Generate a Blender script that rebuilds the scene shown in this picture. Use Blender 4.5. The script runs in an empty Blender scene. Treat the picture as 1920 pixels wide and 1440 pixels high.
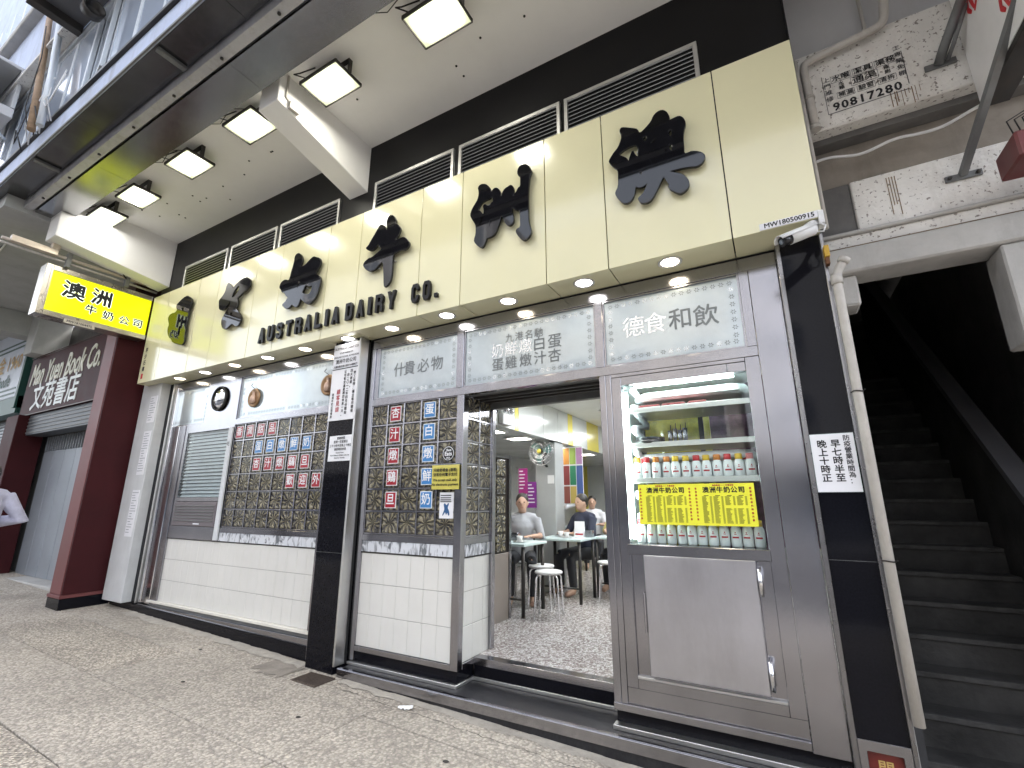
import bpy, bmesh, math, random
from mathutils import Vector, Matrix
random.seed(7)
R = math.radians
scene = bpy.context.scene
COL = scene.collection

# ---------------------------------------------------------------- camera
cam_data = bpy.data.cameras.new('camera')
cam = bpy.data.objects.new('camera', cam_data)
COL.objects.link(cam)
cam.location = (0, 0, 1.55)
cam.rotation_euler = (R(90 + 14.2), 0, R(29.2))
cam_data.sensor_width = 36
cam_data.lens = 16.31
cam_data.clip_start = 0.05
cam_data.clip_end = 800
scene.camera = cam

# ---------------------------------------------------------------- sky, sun, exposure
world = bpy.data.worlds.new('World'); scene.world = world; world.use_nodes = True
wn = world.node_tree
bg = wn.nodes['Background']
sky = wn.nodes.new('ShaderNodeTexSky'); sky.sky_type = 'NISHITA'; sky.sun_disc = False
sky.sun_elevation = R(58); sky.sun_rotation = R(20)
sky.dust_density = 6.0; sky.air_density = 1.0; sky.ozone_density = 1.0
hsv = wn.nodes.new('ShaderNodeHueSaturation'); hsv.inputs['Saturation'].default_value = 0.38
wn.links.new(sky.outputs[0], hsv.inputs['Color']); wn.links.new(hsv.outputs[0], bg.inputs[0])
bg.inputs[1].default_value = 0.15
sun_data = bpy.data.lights.new('sun', 'SUN'); sun_data.energy = 1.2; sun_data.angle = R(14); sun_data.color = (1, .96, .9)
sun = bpy.data.objects.new('sun', sun_data); COL.objects.link(sun)
d = Vector((-math.sin(R(20)) * math.cos(R(58)), -math.cos(R(20)) * math.cos(R(58)), -math.sin(R(58))))
sun.rotation_euler = d.to_track_quat('-Z', 'Y').to_euler()
sun.location = (4, 12, 30)
scene.view_settings.view_transform = 'Standard'
scene.view_settings.look = 'None'
scene.view_settings.gamma = 1
scene.view_settings.use_curve_mapping = False
scene.view_settings.exposure = 2.95
scene.render.engine = 'CYCLES'
scene.cycles.max_bounces = 8
scene.cycles.transparent_max_bounces = 12
scene.cycles.caustics_reflective = False
scene.cycles.caustics_refractive = False
scene.cycles.sample_clamp_indirect = 6

# ---------------------------------------------------------------- materials
MATS = {}
def mat(name, col, rough=.5, metal=0., var=.08, scale=3., bump=0., bscale=60., spec=.5, coat=0., stretch=(1, 1, 1),
        emit=None, estr=0., dirt=0., dcol=(.1, .085, .07), dscale=2.2, rvar=.1):
    if name in MATS: return MATS[name]
    m = bpy.data.materials.new(name); m.use_nodes = True; nt = m.node_tree; N = nt.nodes; L = nt.links
    b = N['Principled BSDF']
    b.inputs['Roughness'].default_value = rough; b.inputs['Metallic'].default_value = metal
    b.inputs['Specular IOR Level'].default_value = spec
    b.inputs['Coat Weight'].default_value = coat; b.inputs['Coat Roughness'].default_value = .04
    geo = N.new('ShaderNodeNewGeometry')
    mp = N.new('ShaderNodeMapping'); mp.inputs['Scale'].default_value = stretch
    L.new(geo.outputs['Position'], mp.inputs['Vector'])
    nz = N.new('ShaderNodeTexNoise'); nz.inputs['Scale'].default_value = scale; nz.inputs['Detail'].default_value = 6
    nz.inputs['Roughness'].default_value = .65
    L.new(mp.outputs[0], nz.inputs['Vector'])
    rp = N.new('ShaderNodeValToRGB')
    c = Vector(col)
    rp.color_ramp.elements[0].position = .3; rp.color_ramp.elements[1].position = .72
    rp.color_ramp.elements[0].color = (*[max(0, v * (1 - var)) for v in c], 1)
    rp.color_ramp.elements[1].color = (*[min(1, v * (1 + var)) for v in c], 1)
    L.new(nz.outputs['Fac'], rp.inputs[0])
    out = rp.outputs[0]
    if dirt > 0:
        m2 = N.new('ShaderNodeMapping'); m2.inputs['Scale'].default_value = (1.6, 1.6, .35)
        L.new(geo.outputs['Position'], m2.inputs['Vector'])
        n2 = N.new('ShaderNodeTexNoise'); n2.inputs['Scale'].default_value = dscale; n2.inputs['Detail'].default_value = 9
        n2.inputs['Roughness'].default_value = .75
        L.new(m2.outputs[0], n2.inputs['Vector'])
        r2 = N.new('ShaderNodeValToRGB'); r2.color_ramp.elements[0].position = .5; r2.color_ramp.elements[1].position = .78
        r2.color_ramp.elements[1].color = (dirt, dirt, dirt, 1)
        L.new(n2.outputs['Fac'], r2.inputs[0])
        mx = N.new('ShaderNodeMix'); mx.data_type = 'RGBA'
        mx.inputs['B'].default_value = (*dcol, 1)
        L.new(r2.outputs[0], mx.inputs['Factor']); L.new(out, mx.inputs['A'])
        out = mx.outputs['Result']
    L.new(out, b.inputs['Base Color'])
    if rvar:
        mr = N.new('ShaderNodeMapRange'); mr.inputs['To Min'].default_value = max(0, rough - rvar); mr.inputs['To Max'].default_value = min(1, rough + rvar)
        L.new(nz.outputs['Fac'], mr.inputs['Value']); L.new(mr.outputs[0], b.inputs['Roughness'])
    if bump:
        n3 = N.new('ShaderNodeTexNoise'); n3.inputs['Scale'].default_value = bscale; n3.inputs['Detail'].default_value = 4
        L.new(mp.outputs[0], n3.inputs['Vector'])
        bp = N.new('ShaderNodeBump'); bp.inputs['Strength'].default_value = bump; bp.inputs['Distance'].default_value = .01
        L.new(n3.outputs['Fac'], bp.inputs['Height']); L.new(bp.outputs[0], b.inputs['Normal'])
    if emit:
        b.inputs['Emission Color'].default_value = (*emit, 1); b.inputs['Emission Strength'].default_value = estr
    MATS[name] = m
    return m

def flat(name, col, rough=.6, metal=0., spec=.4, emit=None, estr=0., coat=0.):
    if name in MATS: return MATS[name]
    m = bpy.data.materials.new(name); m.use_nodes = True
    b = m.node_tree.nodes['Principled BSDF']
    b.inputs['Base Color'].default_value = (*col, 1); b.inputs['Roughness'].default_value = rough
    b.inputs['Metallic'].default_value = metal; b.inputs['Specular IOR Level'].default_value = spec
    b.inputs['Coat Weight'].default_value = coat
    if emit:
        b.inputs['Emission Color'].default_value = (*emit, 1); b.inputs['Emission Strength'].default_value = estr
    MATS[name] = m
    return m

def glassmat(name, tint=(.97, 1, .99), rough=.0, ior=1.5):
    m = bpy.data.materials.new(name); m.use_nodes = True; nt = m.node_tree; N = nt.nodes; L = nt.links
    N.remove(N['Principled BSDF'])
    tr = N.new('ShaderNodeBsdfTransparent'); tr.inputs[0].default_value = (*tint, 1)
    gl = N.new('ShaderNodeBsdfGlossy'); gl.inputs['Roughness'].default_value = rough
    fr = N.new('ShaderNodeFresnel'); fr.inputs[0].default_value = ior
    mx = N.new('ShaderNodeMixShader')
    geo = N.new('ShaderNodeNewGeometry'); inv = N.new('ShaderNodeMath'); inv.operation = 'SUBTRACT'; inv.inputs[0].default_value = 1; L.new(geo.outputs['Backfacing'], inv.inputs[1])
    mm = N.new('ShaderNodeMath'); mm.operation = 'MULTIPLY'; L.new(fr.outputs[0], mm.inputs[0]); L.new(inv.outputs[0], mm.inputs[1])
    L.new(mm.outputs[0], mx.inputs[0]); L.new(tr.outputs[0], mx.inputs[1]); L.new(gl.outputs[0], mx.inputs[2])
    L.new(mx.outputs[0], N['Material Output'].inputs[0])
    MATS[name] = m
    return m

# brushed stainless steel, streaked along one axis
def steelmat(name, col, rough, stretch):
    m = mat(name, col, rough, 1., var=.10, scale=2.2, stretch=(1, 1, 1), rvar=.07, dirt=.25, dcol=(.16, .15, .15), dscale=1.4)
    nt = m.node_tree; N = nt.nodes; L = nt.links; b = N['Principled BSDF']
    geo = N.new('ShaderNodeNewGeometry'); mp = N.new('ShaderNodeMapping'); mp.inputs['Scale'].default_value = stretch
    L.new(geo.outputs['Position'], mp.inputs['Vector'])
    nz = N.new('ShaderNodeTexNoise'); nz.inputs['Scale'].default_value = 40; nz.inputs['Detail'].default_value = 3
    L.new(mp.outputs[0], nz.inputs['Vector'])
    bp = N.new('ShaderNodeBump'); bp.inputs['Strength'].default_value = .12; bp.inputs['Distance'].default_value = .002
    L.new(nz.outputs['Fac'], bp.inputs['Height']); L.new(bp.outputs[0], b.inputs['Normal'])
    return m
STEEL = steelmat('stainless_steel', (.36, .355, .375), .17, (1, 1, 8))
STEELV = steelmat('stainless_steel_vertical', (.36, .355, .38), .17, (8, 8, 1))
STEELC = steelmat('canopy_steel', (.33, .33, .335), .20, (1, 8, 8))
CHROME = flat('chrome', (.75, .75, .77), .12, 1.)
ALU = mat('aluminium', (.62, .62, .61), .38, 1., var=.06)
CREAM = mat('cream_panel', (.79, .755, .50), .16, 0, var=.02, scale=1.2, spec=.55, coat=.35, rvar=.03, bump=.015, bscale=2.5)
BLACKG = mat('black_acrylic', (.006, .006, .008), .04, 0, var=.2, spec=.5, coat=.0, rvar=.02, bump=.01, bscale=6)
BLACKP = mat('black_wall_paint', (.005, .005, .006), .35, 0, var=.25, spec=.22, scale=2)
GRANITE = mat('black_granite', (.007, .007, .010), .08, 0, var=.4, scale=90, spec=.15, rvar=.04)
GRANITE_WORN = mat('worn_black_granite', (.02, .02, .023), .32, 0, var=.4, scale=40, spec=.4, dirt=.35, dcol=(.09, .085, .08), dscale=6)
TILE = mat('cream_tile', (.70, .69, .655), .22, 0, var=.035, scale=2.2, spec=.5, dirt=.10, dcol=(.42, .39, .34), bump=.02, bscale=14)
GROUT = mat('grout', (.24, .23, .215), .8, 0, var=.2, scale=9)
WHITE = mat('white_ceiling_paint', (.87, .865, .85), .6, 0, var=.03, scale=1.4, dirt=.08, dcol=(.45, .42, .38), dscale=1.2)
def plastermat():
    m = mat('peeling_white_plaster', (.76, .74, .70), .85, 0, var=.10, scale=4, bump=.7, bscale=45, dirt=.5, dcol=(.34, .29, .24), dscale=2.4)
    nt = m.node_tree; N = nt.nodes; L = nt.links; b = N['Principled BSDF']; src = b.inputs['Base Color'].links[0].from_socket
    geo = N.new('ShaderNodeNewGeometry'); nz = N.new('ShaderNodeTexNoise'); nz.inputs['Scale'].default_value = 48; nz.inputs['Detail'].default_value = 3; L.new(geo.outputs['Position'], nz.inputs['Vector'])
    rp = N.new('ShaderNodeValToRGB'); rp.color_ramp.elements[0].position = .61; rp.color_ramp.elements[1].position = .68; rp.color_ramp.elements[1].color = (.85, .85, .85, 1); L.new(nz.outputs['Fac'], rp.inputs[0])
    mx = N.new('ShaderNodeMix'); mx.data_type = 'RGBA'; mx.inputs['B'].default_value = (.16, .13, .11, 1); L.new(rp.outputs[0], mx.inputs['Factor']); L.new(src, mx.inputs['A']); L.new(mx.outputs['Result'], b.inputs['Base Color'])
    return m
PLASTER = plastermat()
CONC = mat('bare_concrete', (.44, .43, .41), .85, 0, var=.16, scale=2.6, bump=.35, bscale=30, dirt=.4, dcol=(.16, .14, .12))
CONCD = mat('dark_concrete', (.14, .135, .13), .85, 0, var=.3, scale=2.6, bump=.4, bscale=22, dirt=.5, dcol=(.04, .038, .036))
DIRTY = mat('dirty_brown_wall', (.30, .265, .225), .9, 0, var=.2, scale=4, bump=.3, bscale=30, dirt=.5)
MAROON = mat('maroon_cladding', (.042, .006, .008), .55, 0, var=.2, scale=2, spec=.2)
MAROON_LIT = mat('maroon_skylit', (.14, .038, .038), .5, 0, var=.12, scale=2.5, spec=.5)  # lighter copy of the maroon, skylight on the pilaster front put into the colour
BROWN = mat('brown_board', (.05, .016, .009), .4, 0, var=.25, scale=3)
PAPER = mat('white_paper', (.80, .80, .83), .55, 0, var=.02, scale=2)
INK = flat('black_ink', (.01, .01, .012), .5)
GREYINK = flat('grey_ink', (.05, .05, .055), .6)
REDINK = flat('red_ink', (.45, .02, .03), .5)
GOLDINK = flat('gold_ink', (.55, .38, .13), .45)
WHITEINK = flat('white_ink', (.82, .83, .85), .5)
REDP = mat('red_sign_plastic', (.34, .006, .02), .3, 0, var=.05, spec=.5)
BLUEP = mat('blue_sign_plastic', (.05, .22, .52), .3, 0, var=.05, spec=.5)
YELLOWP = mat('yellow_paper', (.78, .60, .12), .5, 0, var=.03)
MENUY = mat('menu_yellow_paper', (.86, .84, .05), .42, 0, var=.03)
DARKM = mat('dark_metal', (.05, .048, .046), .45, .6, var=.25, dirt=.4, dcol=(.10, .06, .035))
GREYM = mat('grey_painted_steel', (.16, .165, .165), .5, .2, var=.2, scale=4, dirt=.5, dcol=(.10, .065, .04), dscale=4)
WPLASTIC = mat('white_plastic', (.72, .72, .72), .38, 0, var=.05)
PIPE = mat('grey_white_pipe', (.52, .495, .455), .55, 0, var=.12, scale=5, dirt=.6, dcol=(.2, .16, .12), dscale=5)
RUBBER = flat('black_rubber', (.015, .015, .015), .6)
BLUEWALL = mat('pale_blue_render', (.46, .52, .66), .75, 0, var=.10, scale=3, bump=.3, bscale=40, dirt=.6, dcol=(.20, .19, .18), dscale=4)
SILVER = flat('silver_leaf', (.78, .80, .80), .22, .9)
GLASS = glassmat('clear_glass')
GLASSD = mat('window_glass_far', (.10, .12, .15), .05, 0, var=.3, scale=.6, spec=.9, coat=.6, rvar=.03)
ICE = mat('frosted_pipe', (.80, .82, .84), .7, 0, var=.06, bump=.5, bscale=60)

# frosted and etched shop glass
def frostmat():
    m = mat('frosted_glass', (.52, .58, .60), .14, .35, var=.12, scale=1.3, spec=.7, coat=.5, rvar=.05)
    return m
FROST = frostmat()
ETCH = flat('etched_grey', (.16, .175, .18), .3, .5)

# glass blocks: dark brown glass with a cut star pattern
def blockmat():
    m = bpy.data.materials.new('brown_glass_block'); m.use_nodes = True; nt = m.node_tree; N = nt.nodes; L = nt.links
    b = N['Principled BSDF']
    b.inputs['Roughness'].default_value = .09; b.inputs['Specular IOR Level'].default_value = .9
    b.inputs['Coat Weight'].default_value = .6; b.inputs['Coat Roughness'].default_value = .05
    tc = N.new('ShaderNodeTexCoord'); oi = N.new('ShaderNodeObjectInfo'); geo = N.new('ShaderNodeNewGeometry')
    sx = N.new('ShaderNodeSeparateXYZ'); L.new(tc.outputs['Object'], sx.inputs[0])
    at = N.new('ShaderNodeMath'); at.operation = 'ARCTAN2'; L.new(sx.outputs['Z'], at.inputs[0]); L.new(sx.outputs['X'], at.inputs[1])
    mul = N.new('ShaderNodeMath'); mul.operation = 'MULTIPLY_ADD'; mul.inputs[1].default_value = 9
    L.new(at.outputs[0], mul.inputs[0])
    nz = N.new('ShaderNodeTexNoise'); nz.inputs['Scale'].default_value = 14; nz.inputs['Detail'].default_value = 5
    L.new(geo.outputs['Position'], nz.inputs['Vector'])
    nm = N.new('ShaderNodeMath'); nm.operation = 'MULTIPLY'; nm.inputs[1].default_value = 16; L.new(nz.outputs['Fac'], nm.inputs[0])
    L.new(nm.outputs[0], mul.inputs[2])
    sn = N.new('ShaderNodeMath'); sn.operation = 'SINE'; L.new(mul.outputs[0], sn.inputs[0])
    vo = N.new('ShaderNodeTexVoronoi'); vo.inputs['Scale'].default_value = 42; L.new(geo.outputs['Position'], vo.inputs['Vector'])
    ad = N.new('ShaderNodeMath'); ad.operation = 'ADD'; L.new(sn.outputs[0], ad.inputs[0]); L.new(vo.outputs['Distance'], ad.inputs[1])
    bp = N.new('ShaderNodeBump'); bp.inputs['Strength'].default_value = .9; bp.inputs['Distance'].default_value = .012
    L.new(ad.outputs[0], bp.inputs['Height']); L.new(bp.outputs[0], b.inputs['Normal'])
    rp = N.new('ShaderNodeValToRGB'); e = rp.color_ramp.elements
    e[0].position = .32; e[0].color = (.014, .011, .008, 1); e[1].position = .78; e[1].color = (.31, .27, .165, 1)  # pale petals put the glints of the cut glass into the colour
    ad2 = N.new('ShaderNodeMath'); ad2.operation = 'MULTIPLY_ADD'; ad2.inputs[1].default_value = .22; L.new(sn.outputs[0], ad2.inputs[0]); L.new(nz.outputs['Fac'], ad2.inputs[2])
    L.new(ad2.outputs[0], rp.inputs[0]); L.new(rp.outputs[0], b.inputs['Base Color'])
    return m
BLOCK = blockmat()
BLOCKRIM = mat('block_rim', (.045, .036, .028), .35, .1, var=.3, scale=20)

def marblemat():
    m = bpy.data.materials.new('grey_veined_marble'); m.use_nodes = True; nt = m.node_tree; N = nt.nodes; L = nt.links
    b = N['Principled BSDF']; b.inputs['Roughness'].default_value = .22
    geo = N.new('ShaderNodeNewGeometry')
    nz = N.new('ShaderNodeTexNoise'); nz.inputs['Scale'].default_value = 9; nz.inputs['Detail'].default_value = 9; nz.inputs['Distortion'].default_value = 1.6
    mp = N.new('ShaderNodeMapping'); mp.inputs['Scale'].default_value = (1.6, 1.6, .7); mp.inputs['Rotation'].default_value = (0, .5, 0)
    L.new(geo.outputs['Position'], mp.inputs[0]); L.new(mp.outputs[0], nz.inputs['Vector'])
    rp = N.new('ShaderNodeValToRGB'); e = rp.color_ramp.elements
    e[0].position = .38; e[0].color = (.16, .17, .185, 1); e[1].position = .52; e[1].color = (.66, .68, .72, 1)
    L.new(nz.outputs['Fac'], rp.inputs[0]); L.new(rp.outputs[0], b.inputs['Base Color'])
    return m
MARBLE = marblemat()

def pavemat(name, base, grain=58., ridge=0., smooth=.0):
    """exposed aggregate concrete: packed pebbles, stains, faint brushing"""
    m = bpy.data.materials.new(name); m.use_nodes = True; nt = m.node_tree; N = nt.nodes; L = nt.links
    b = N['Principled BSDF']; b.inputs['Roughness'].default_value = .8; b.inputs['Specular IOR Level'].default_value = .25
    geo = N.new('ShaderNodeNewGeometry')
    def noise(sc, det=6, ro=.6):
        n = N.new('ShaderNodeTexNoise'); n.inputs['Scale'].default_value = sc; n.inputs['Detail'].default_value = det; n.inputs['Roughness'].default_value = ro
        L.new(geo.outputs['Position'], n.inputs['Vector']); return n
    def ramp(src, p0, c0, p1, c1):
        r = N.new('ShaderNodeValToRGB'); e = r.color_ramp.elements
        e[0].position = p0; e[0].color = (*c0, 1); e[1].position = p1; e[1].color = (*c1, 1); L.new(src, r.inputs[0]); return r
    def mixc(fac, A, B, blend='MIX', f=None):
        x = N.new('ShaderNodeMix'); x.data_type = 'RGBA'; x.blend_type = blend
        if fac is None: x.inputs['Factor'].default_value = f
        else: L.new(fac, x.inputs['Factor'])
        if isinstance(A, tuple): x.inputs['A'].default_value = (*A, 1)
        else: L.new(A, x.inputs['A'])
        if isinstance(B, tuple): x.inputs['B'].default_value = (*B, 1)
        else: L.new(B, x.inputs['B'])
        return x.outputs['Result']
    big = noise(.8, 8); col = ramp(big.outputs['Fac'], .32, tuple(v * .78 for v in base), .68, tuple(v * 1.15 for v in base)).outputs[0]
    vo = N.new('ShaderNodeTexVoronoi'); vo.inputs['Scale'].default_value = grain; L.new(geo.outputs['Position'], vo.inputs['Vector'])
    bw = N.new('ShaderNodeRGBToBW'); L.new(vo.outputs['Color'], bw.inputs[0])
    peb = ramp(bw.outputs[0], .2, (.55, .53, .50), .8, (1.35, 1.32, 1.26)).outputs[0]
    c2 = mixc(None, col, peb, 'MULTIPLY', 1.0 - smooth)
    gap = ramp(vo.outputs['Distance'], .35, (0, 0, 0), .75, (.75 * (1 - smooth),) * 3).outputs[0]
    c3 = mixc(gap, c2, tuple(v * .42 for v in base))
    fl = noise(130, 2); c4 = mixc(ramp(fl.outputs['Fac'], .66, (0, 0, 0), .74, (.8, .8, .8)).outputs[0], c3, (.74, .70, .64))
    st = noise(1.7, 9, .7); c5 = mixc(ramp(st.outputs['Fac'], .55, (0, 0, 0), .76, (.50, .50, .50)).outputs[0], c4, (.15, .128, .105))
    sp = noise(6.5, 5, .6); c6 = mixc(ramp(sp.outputs['Fac'], .70, (0, 0, 0), .76, (.75, .75, .75)).outputs[0], c5, (.085, .075, .065))
    L.new(c6, b.inputs['Base Color'])
    h = N.new('ShaderNodeMath'); h.operation = 'MULTIPLY_ADD'; h.inputs[1].default_value = -1.0 * (1 - smooth)
    L.new(vo.outputs['Distance'], h.inputs[0]); L.new(noise(70, 4).outputs['Fac'], h.inputs[2]); ho = h.outputs[0]
    if ridge:
        wv = N.new('ShaderNodeTexWave'); wv.inputs['Scale'].default_value = 16; wv.inputs['Distortion'].default_value = 3; wv.inputs['Detail'].default_value = 3
        mp = N.new('ShaderNodeMapping'); mp.inputs['Rotation'].default_value = (0, 0, R(62)); L.new(geo.outputs['Position'], mp.inputs[0]); L.new(mp.outputs[0], wv.inputs['Vector'])
        a2 = N.new('ShaderNodeMath'); a2.operation = 'MULTIPLY_ADD'; a2.inputs[1].default_value = ridge; L.new(wv.outputs['Fac'], a2.inputs[0]); L.new(ho, a2.inputs[2]); ho = a2.outputs[0]
    bp = N.new('ShaderNodeBump'); bp.inputs['Strength'].default_value = .9; bp.inputs['Distance'].default_value = .010
    L.new(ho, bp.inputs['Height']); L.new(bp.outputs[0], b.inputs['Normal'])
    return m
PAVE = pavemat('pavement_aggregate', (.51, .463, .405), 62)
PAVE2 = pavemat('pavement_brushed', (.53, .48, .418), 66, .7)
PAVE3 = pavemat('pavement_worn', (.47, .428, .376), 54, 0, .35)
ASPH = mat('asphalt', (.05, .05, .052), .85, 0, var=.3, scale=30, bump=.4, bscale=120)

def terrazzomat():
    m = bpy.data.materials.new('mosaic_floor'); m.use_nodes = True; nt = m.node_tree; N = nt.nodes; L = nt.links
    b = N['Principled BSDF']; b.inputs['Roughness'].default_value = .25
    geo = N.new('ShaderNodeNewGeometry')
    vo = N.new('ShaderNodeTexVoronoi'); vo.inputs['Scale'].default_value = 60; L.new(geo.outputs['Position'], vo.inputs['Vector'])
    rp = N.new('ShaderNodeValToRGB'); e = rp.color_ramp.elements
    e[0].position = .2; e[0].color = (.70, .68, .66, 1); e[1].position = .8; e[1].color = (.27, .22, .21, 1)
    n = rp.color_ramp.elements.new(.5); n.color = (.50, .455, .44, 1)
    L.new(vo.outputs['Color'], rp.inputs[0])
    ed = N.new('ShaderNodeTexVoronoi'); ed.feature = 'DISTANCE_TO_EDGE'; ed.inputs['Scale'].default_value = 60; L.new(geo.outputs['Position'], ed.inputs['Vector'])
    r2 = N.new('ShaderNodeValToRGB'); r2.color_ramp.elements[0].position = .02; r2.color_ramp.elements[1].position = .07
    L.new(ed.outputs['Distance'], r2.inputs[0])
    mx = N.new('ShaderNodeMix'); mx.data_type = 'RGBA'; mx.inputs['A'].default_value = (.07, .07, .07, 1)
    L.new(r2.outputs[0], mx.inputs['Factor']); L.new(rp.outputs[0], mx.inputs['B']); L.new(mx.outputs['Result'], b.inputs['Base Color'])
    return m
TERR = terrazzomat()

# ---------------------------------------------------------------- mesh helpers
WL = {}
def wloc(o): return WL.get(o.name, Vector((0, 0, 0)))
def link(o, parent=None, loc=(0, 0, 0)):
    COL.objects.link(o)
    loc = Vector(loc); WL[o.name] = loc
    if parent is not None:
        o.parent = parent; o.location = loc - wloc(parent)
    else:
        o.location = loc
    return o
def tag(o, label=None, cat=None, group=None, kind=None):
    if label: o['label'] = label
    if cat: o['category'] = cat
    if group: o['group'] = group
    if kind: o['kind'] = kind
    return o
def thing(name, label, cat, loc=(0, 0, 0), group=None):
    o = bpy.data.objects.new(name, None); o.empty_display_size = .1
    link(o, None, loc)
    return tag(o, label, cat, group)

class MB:
    def __init__(s): s.v = []; s.f = []; s.sm = []
    def quad(s, a, b, c, d): n = len(s.v); s.v += [a, b, c, d]; s.f.append((n, n + 1, n + 2, n + 3)); s.sm.append(False); return s
    def box(s, x0, x1, y0, y1, z0, z1):
        if x0 > x1: x0, x1 = x1, x0
        if y0 > y1: y0, y1 = y1, y0
        if z0 > z1: z0, z1 = z1, z0
        n = len(s.v)
        s.v += [(x0, y0, z0), (x1, y0, z0), (x1, y1, z0), (x0, y1, z0), (x0, y0, z1), (x1, y0, z1), (x1, y1, z1), (x0, y1, z1)]
        for q in ((0, 3, 2, 1), (4, 5, 6, 7), (0, 1, 5, 4), (1, 2, 6, 5), (2, 3, 7, 6), (3, 0, 4, 7)):
            s.f.append(tuple(n + i for i in q)); s.sm.append(False)
        return s
    def tube(s, pts, r, n=10, cap=True, smooth=True):
        pts = [Vector(p) for p in pts]; rs = r if isinstance(r, (list, tuple)) else [r] * len(pts)
        base = len(s.v); prev = None
        for i, p in enumerate(pts):
            if i == 0: t = pts[1] - p
            elif i == len(pts) - 1: t = p - pts[i - 1]
            else: t = (pts[i + 1] - p).normalized() + (p - pts[i - 1]).normalized()
            t.normalize()
            if prev is None:
                u = t.orthogonal().normalized()
            else:
                u = prev - t * prev.dot(t)
                u = u.normalized() if u.length > 1e-6 else t.orthogonal().normalized()
            prev = u; w = t.cross(u)
            for k in range(n):
                a = 2 * math.pi * k / n
                s.v.append(tuple(p + (u * math.cos(a) + w * math.sin(a)) * rs[i]))
        for i in range(len(pts) - 1):
            for k in range(n):
                a = base + i * n + k; b = base + i * n + (k + 1) % n
                s.f.append((a, b, b + n, a + n)); s.sm.append(smooth)
        if cap:
            s.f.append(tuple(base + k for k in reversed(range(n)))); s.sm.append(False)
            e = base + (len(pts) - 1) * n
            s.f.append(tuple(e + k for k in range(n))); s.sm.append(False)
        return s
    def lathe(s, prof, c=(0, 0, 0), n=16, axis='z', smooth=True):
        base = len(s.v)
        for r, h in prof:
            for k in range(n):
                a = 2 * math.pi * k / n
                x, y = r * math.cos(a), r * math.sin(a)
                p = (x, y, h) if axis == 'z' else ((x, h, y) if axis == 'y' else (h, x, y))
                s.v.append((c[0] + p[0], c[1] + p[1], c[2] + p[2]))
        for i in range(len(prof) - 1):
            for k in range(n):
                a = base + i * n + k; b = base + i * n + (k + 1) % n
                s.f.append((a, b, b + n, a + n) if axis == 'z' else (a, a + n, b + n, b)); s.sm.append(smooth)
        for i in ((0, len(prof) - 1) if min(p[0] for p in prof) < 1e-3 else ()):
            if prof[i][0] > 1e-4:
                s.f.append(tuple(base + i * n + k for k in range(n))); s.sm.append(False)
        return s
    def prism(s, poly, axis, a0, a1):
        """closed polygon (2-D points) pushed along an axis; poly in the other two axes"""
        def P(p, a): return (a, p[0], p[1]) if axis == 'x' else ((p[0], a, p[1]) if axis == 'y' else (p[0], p[1], a))
        n = len(poly); b = len(s.v)
        s.v += [P(p, a0) for p in poly] + [P(p, a1) for p in poly]
        s.f.append(tuple(b + i for i in range(n))); s.f.append(tuple(b + n + i for i in reversed(range(n)))); s.sm += [False, False]
        for i in range(n):
            j = (i + 1) % n
            s.f.append((b + i, b + n + i, b + n + j, b + j)); s.sm.append(False)
        return s
    def mesh(s, name, m=None, bevel=0., seg=1):
        me = bpy.data.meshes.new(name); me.from_pydata(s.v, [], s.f)
        bm = bmesh.new(); bm.from_mesh(me)
        for f, q in zip(bm.faces, s.sm): f.smooth = q
        bmesh.ops.remove_doubles(bm, verts=bm.verts, dist=1e-6)
        bmesh.ops.recalc_face_normals(bm, faces=bm.faces)
        if bevel:
            ed = [e for e in bm.edges if len(e.link_faces) == 2 and e.calc_face_angle(0) > .6]
            bmesh.ops.bevel(bm, geom=ed, offset=bevel, segments=seg, affect='EDGES', profile=.6)
        bm.to_mesh(me); bm.free()
        if m: me.materials.append(m)
        return me
    def build(s, name, m, parent=None, loc=(0, 0, 0), bevel=0., seg=1):
        return link(bpy.data.objects.new(name, s.mesh(name, m, bevel, seg)), parent, loc)

def box(name, x0, x1, y0, y1, z0, z1, m, parent=None, bevel=.002):
    return MB().box(x0, x1, y0, y1, z0, z1).build(name, m, parent, bevel=bevel)
def tube(name, pts, r, m, parent=None, n=10): return MB().tube(pts, r, n).build(name, m, parent)
def piece(name, me, parent, loc):
    return link(bpy.data.objects.new(name, me), parent, loc)

# ---------------------------------------------------------------- lettering
GL = {}
def glyphs(s, size, extrude=0., bold=0., sx=1., shear=0., align='CENTER', spacing=1.):
    key = (s, size, extrude, bold, sx, shear, align, spacing)
    if key in GL: return GL[key]
    cu = bpy.data.curves.new('lettering', 'FONT'); cu.body = s; cu.size = size; cu.align_x = align; cu.align_y = 'CENTER'
    cu.extrude = extrude; cu.shear = shear; cu.resolution_u = 2; cu.space_character = spacing
    ob = bpy.data.objects.new('lettering', cu)
    me0 = bpy.data.meshes.new_from_object(ob)
    vs = [v.co.copy() for v in me0.vertices]; fs = [tuple(p.vertices) for p in me0.polygons]
    bpy.data.objects.remove(ob); bpy.data.curves.remove(cu); bpy.data.meshes.remove(me0)
    V = []; F = []
    offs = [(0, 0)] if not bold else [(-bold, 0), (bold, 0), (0, bold), (0, -bold)]
    for i, (dx, dz) in enumerate(offs):
        n = len(V)
        V += [(v.x * sx + dx, v.y + dz, v.z + i * .00025) for v in vs]
        F += [tuple(a + n for a in f) for f in fs]
    GL[key] = (V, F)
    return GL[key]
ROT = {'-Y': (R(90), 0, 0), '+X': (R(90), 0, R(90)), '-X': (R(90), 0, R(-90)), '-Z': (R(180), 0, 0)}
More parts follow.
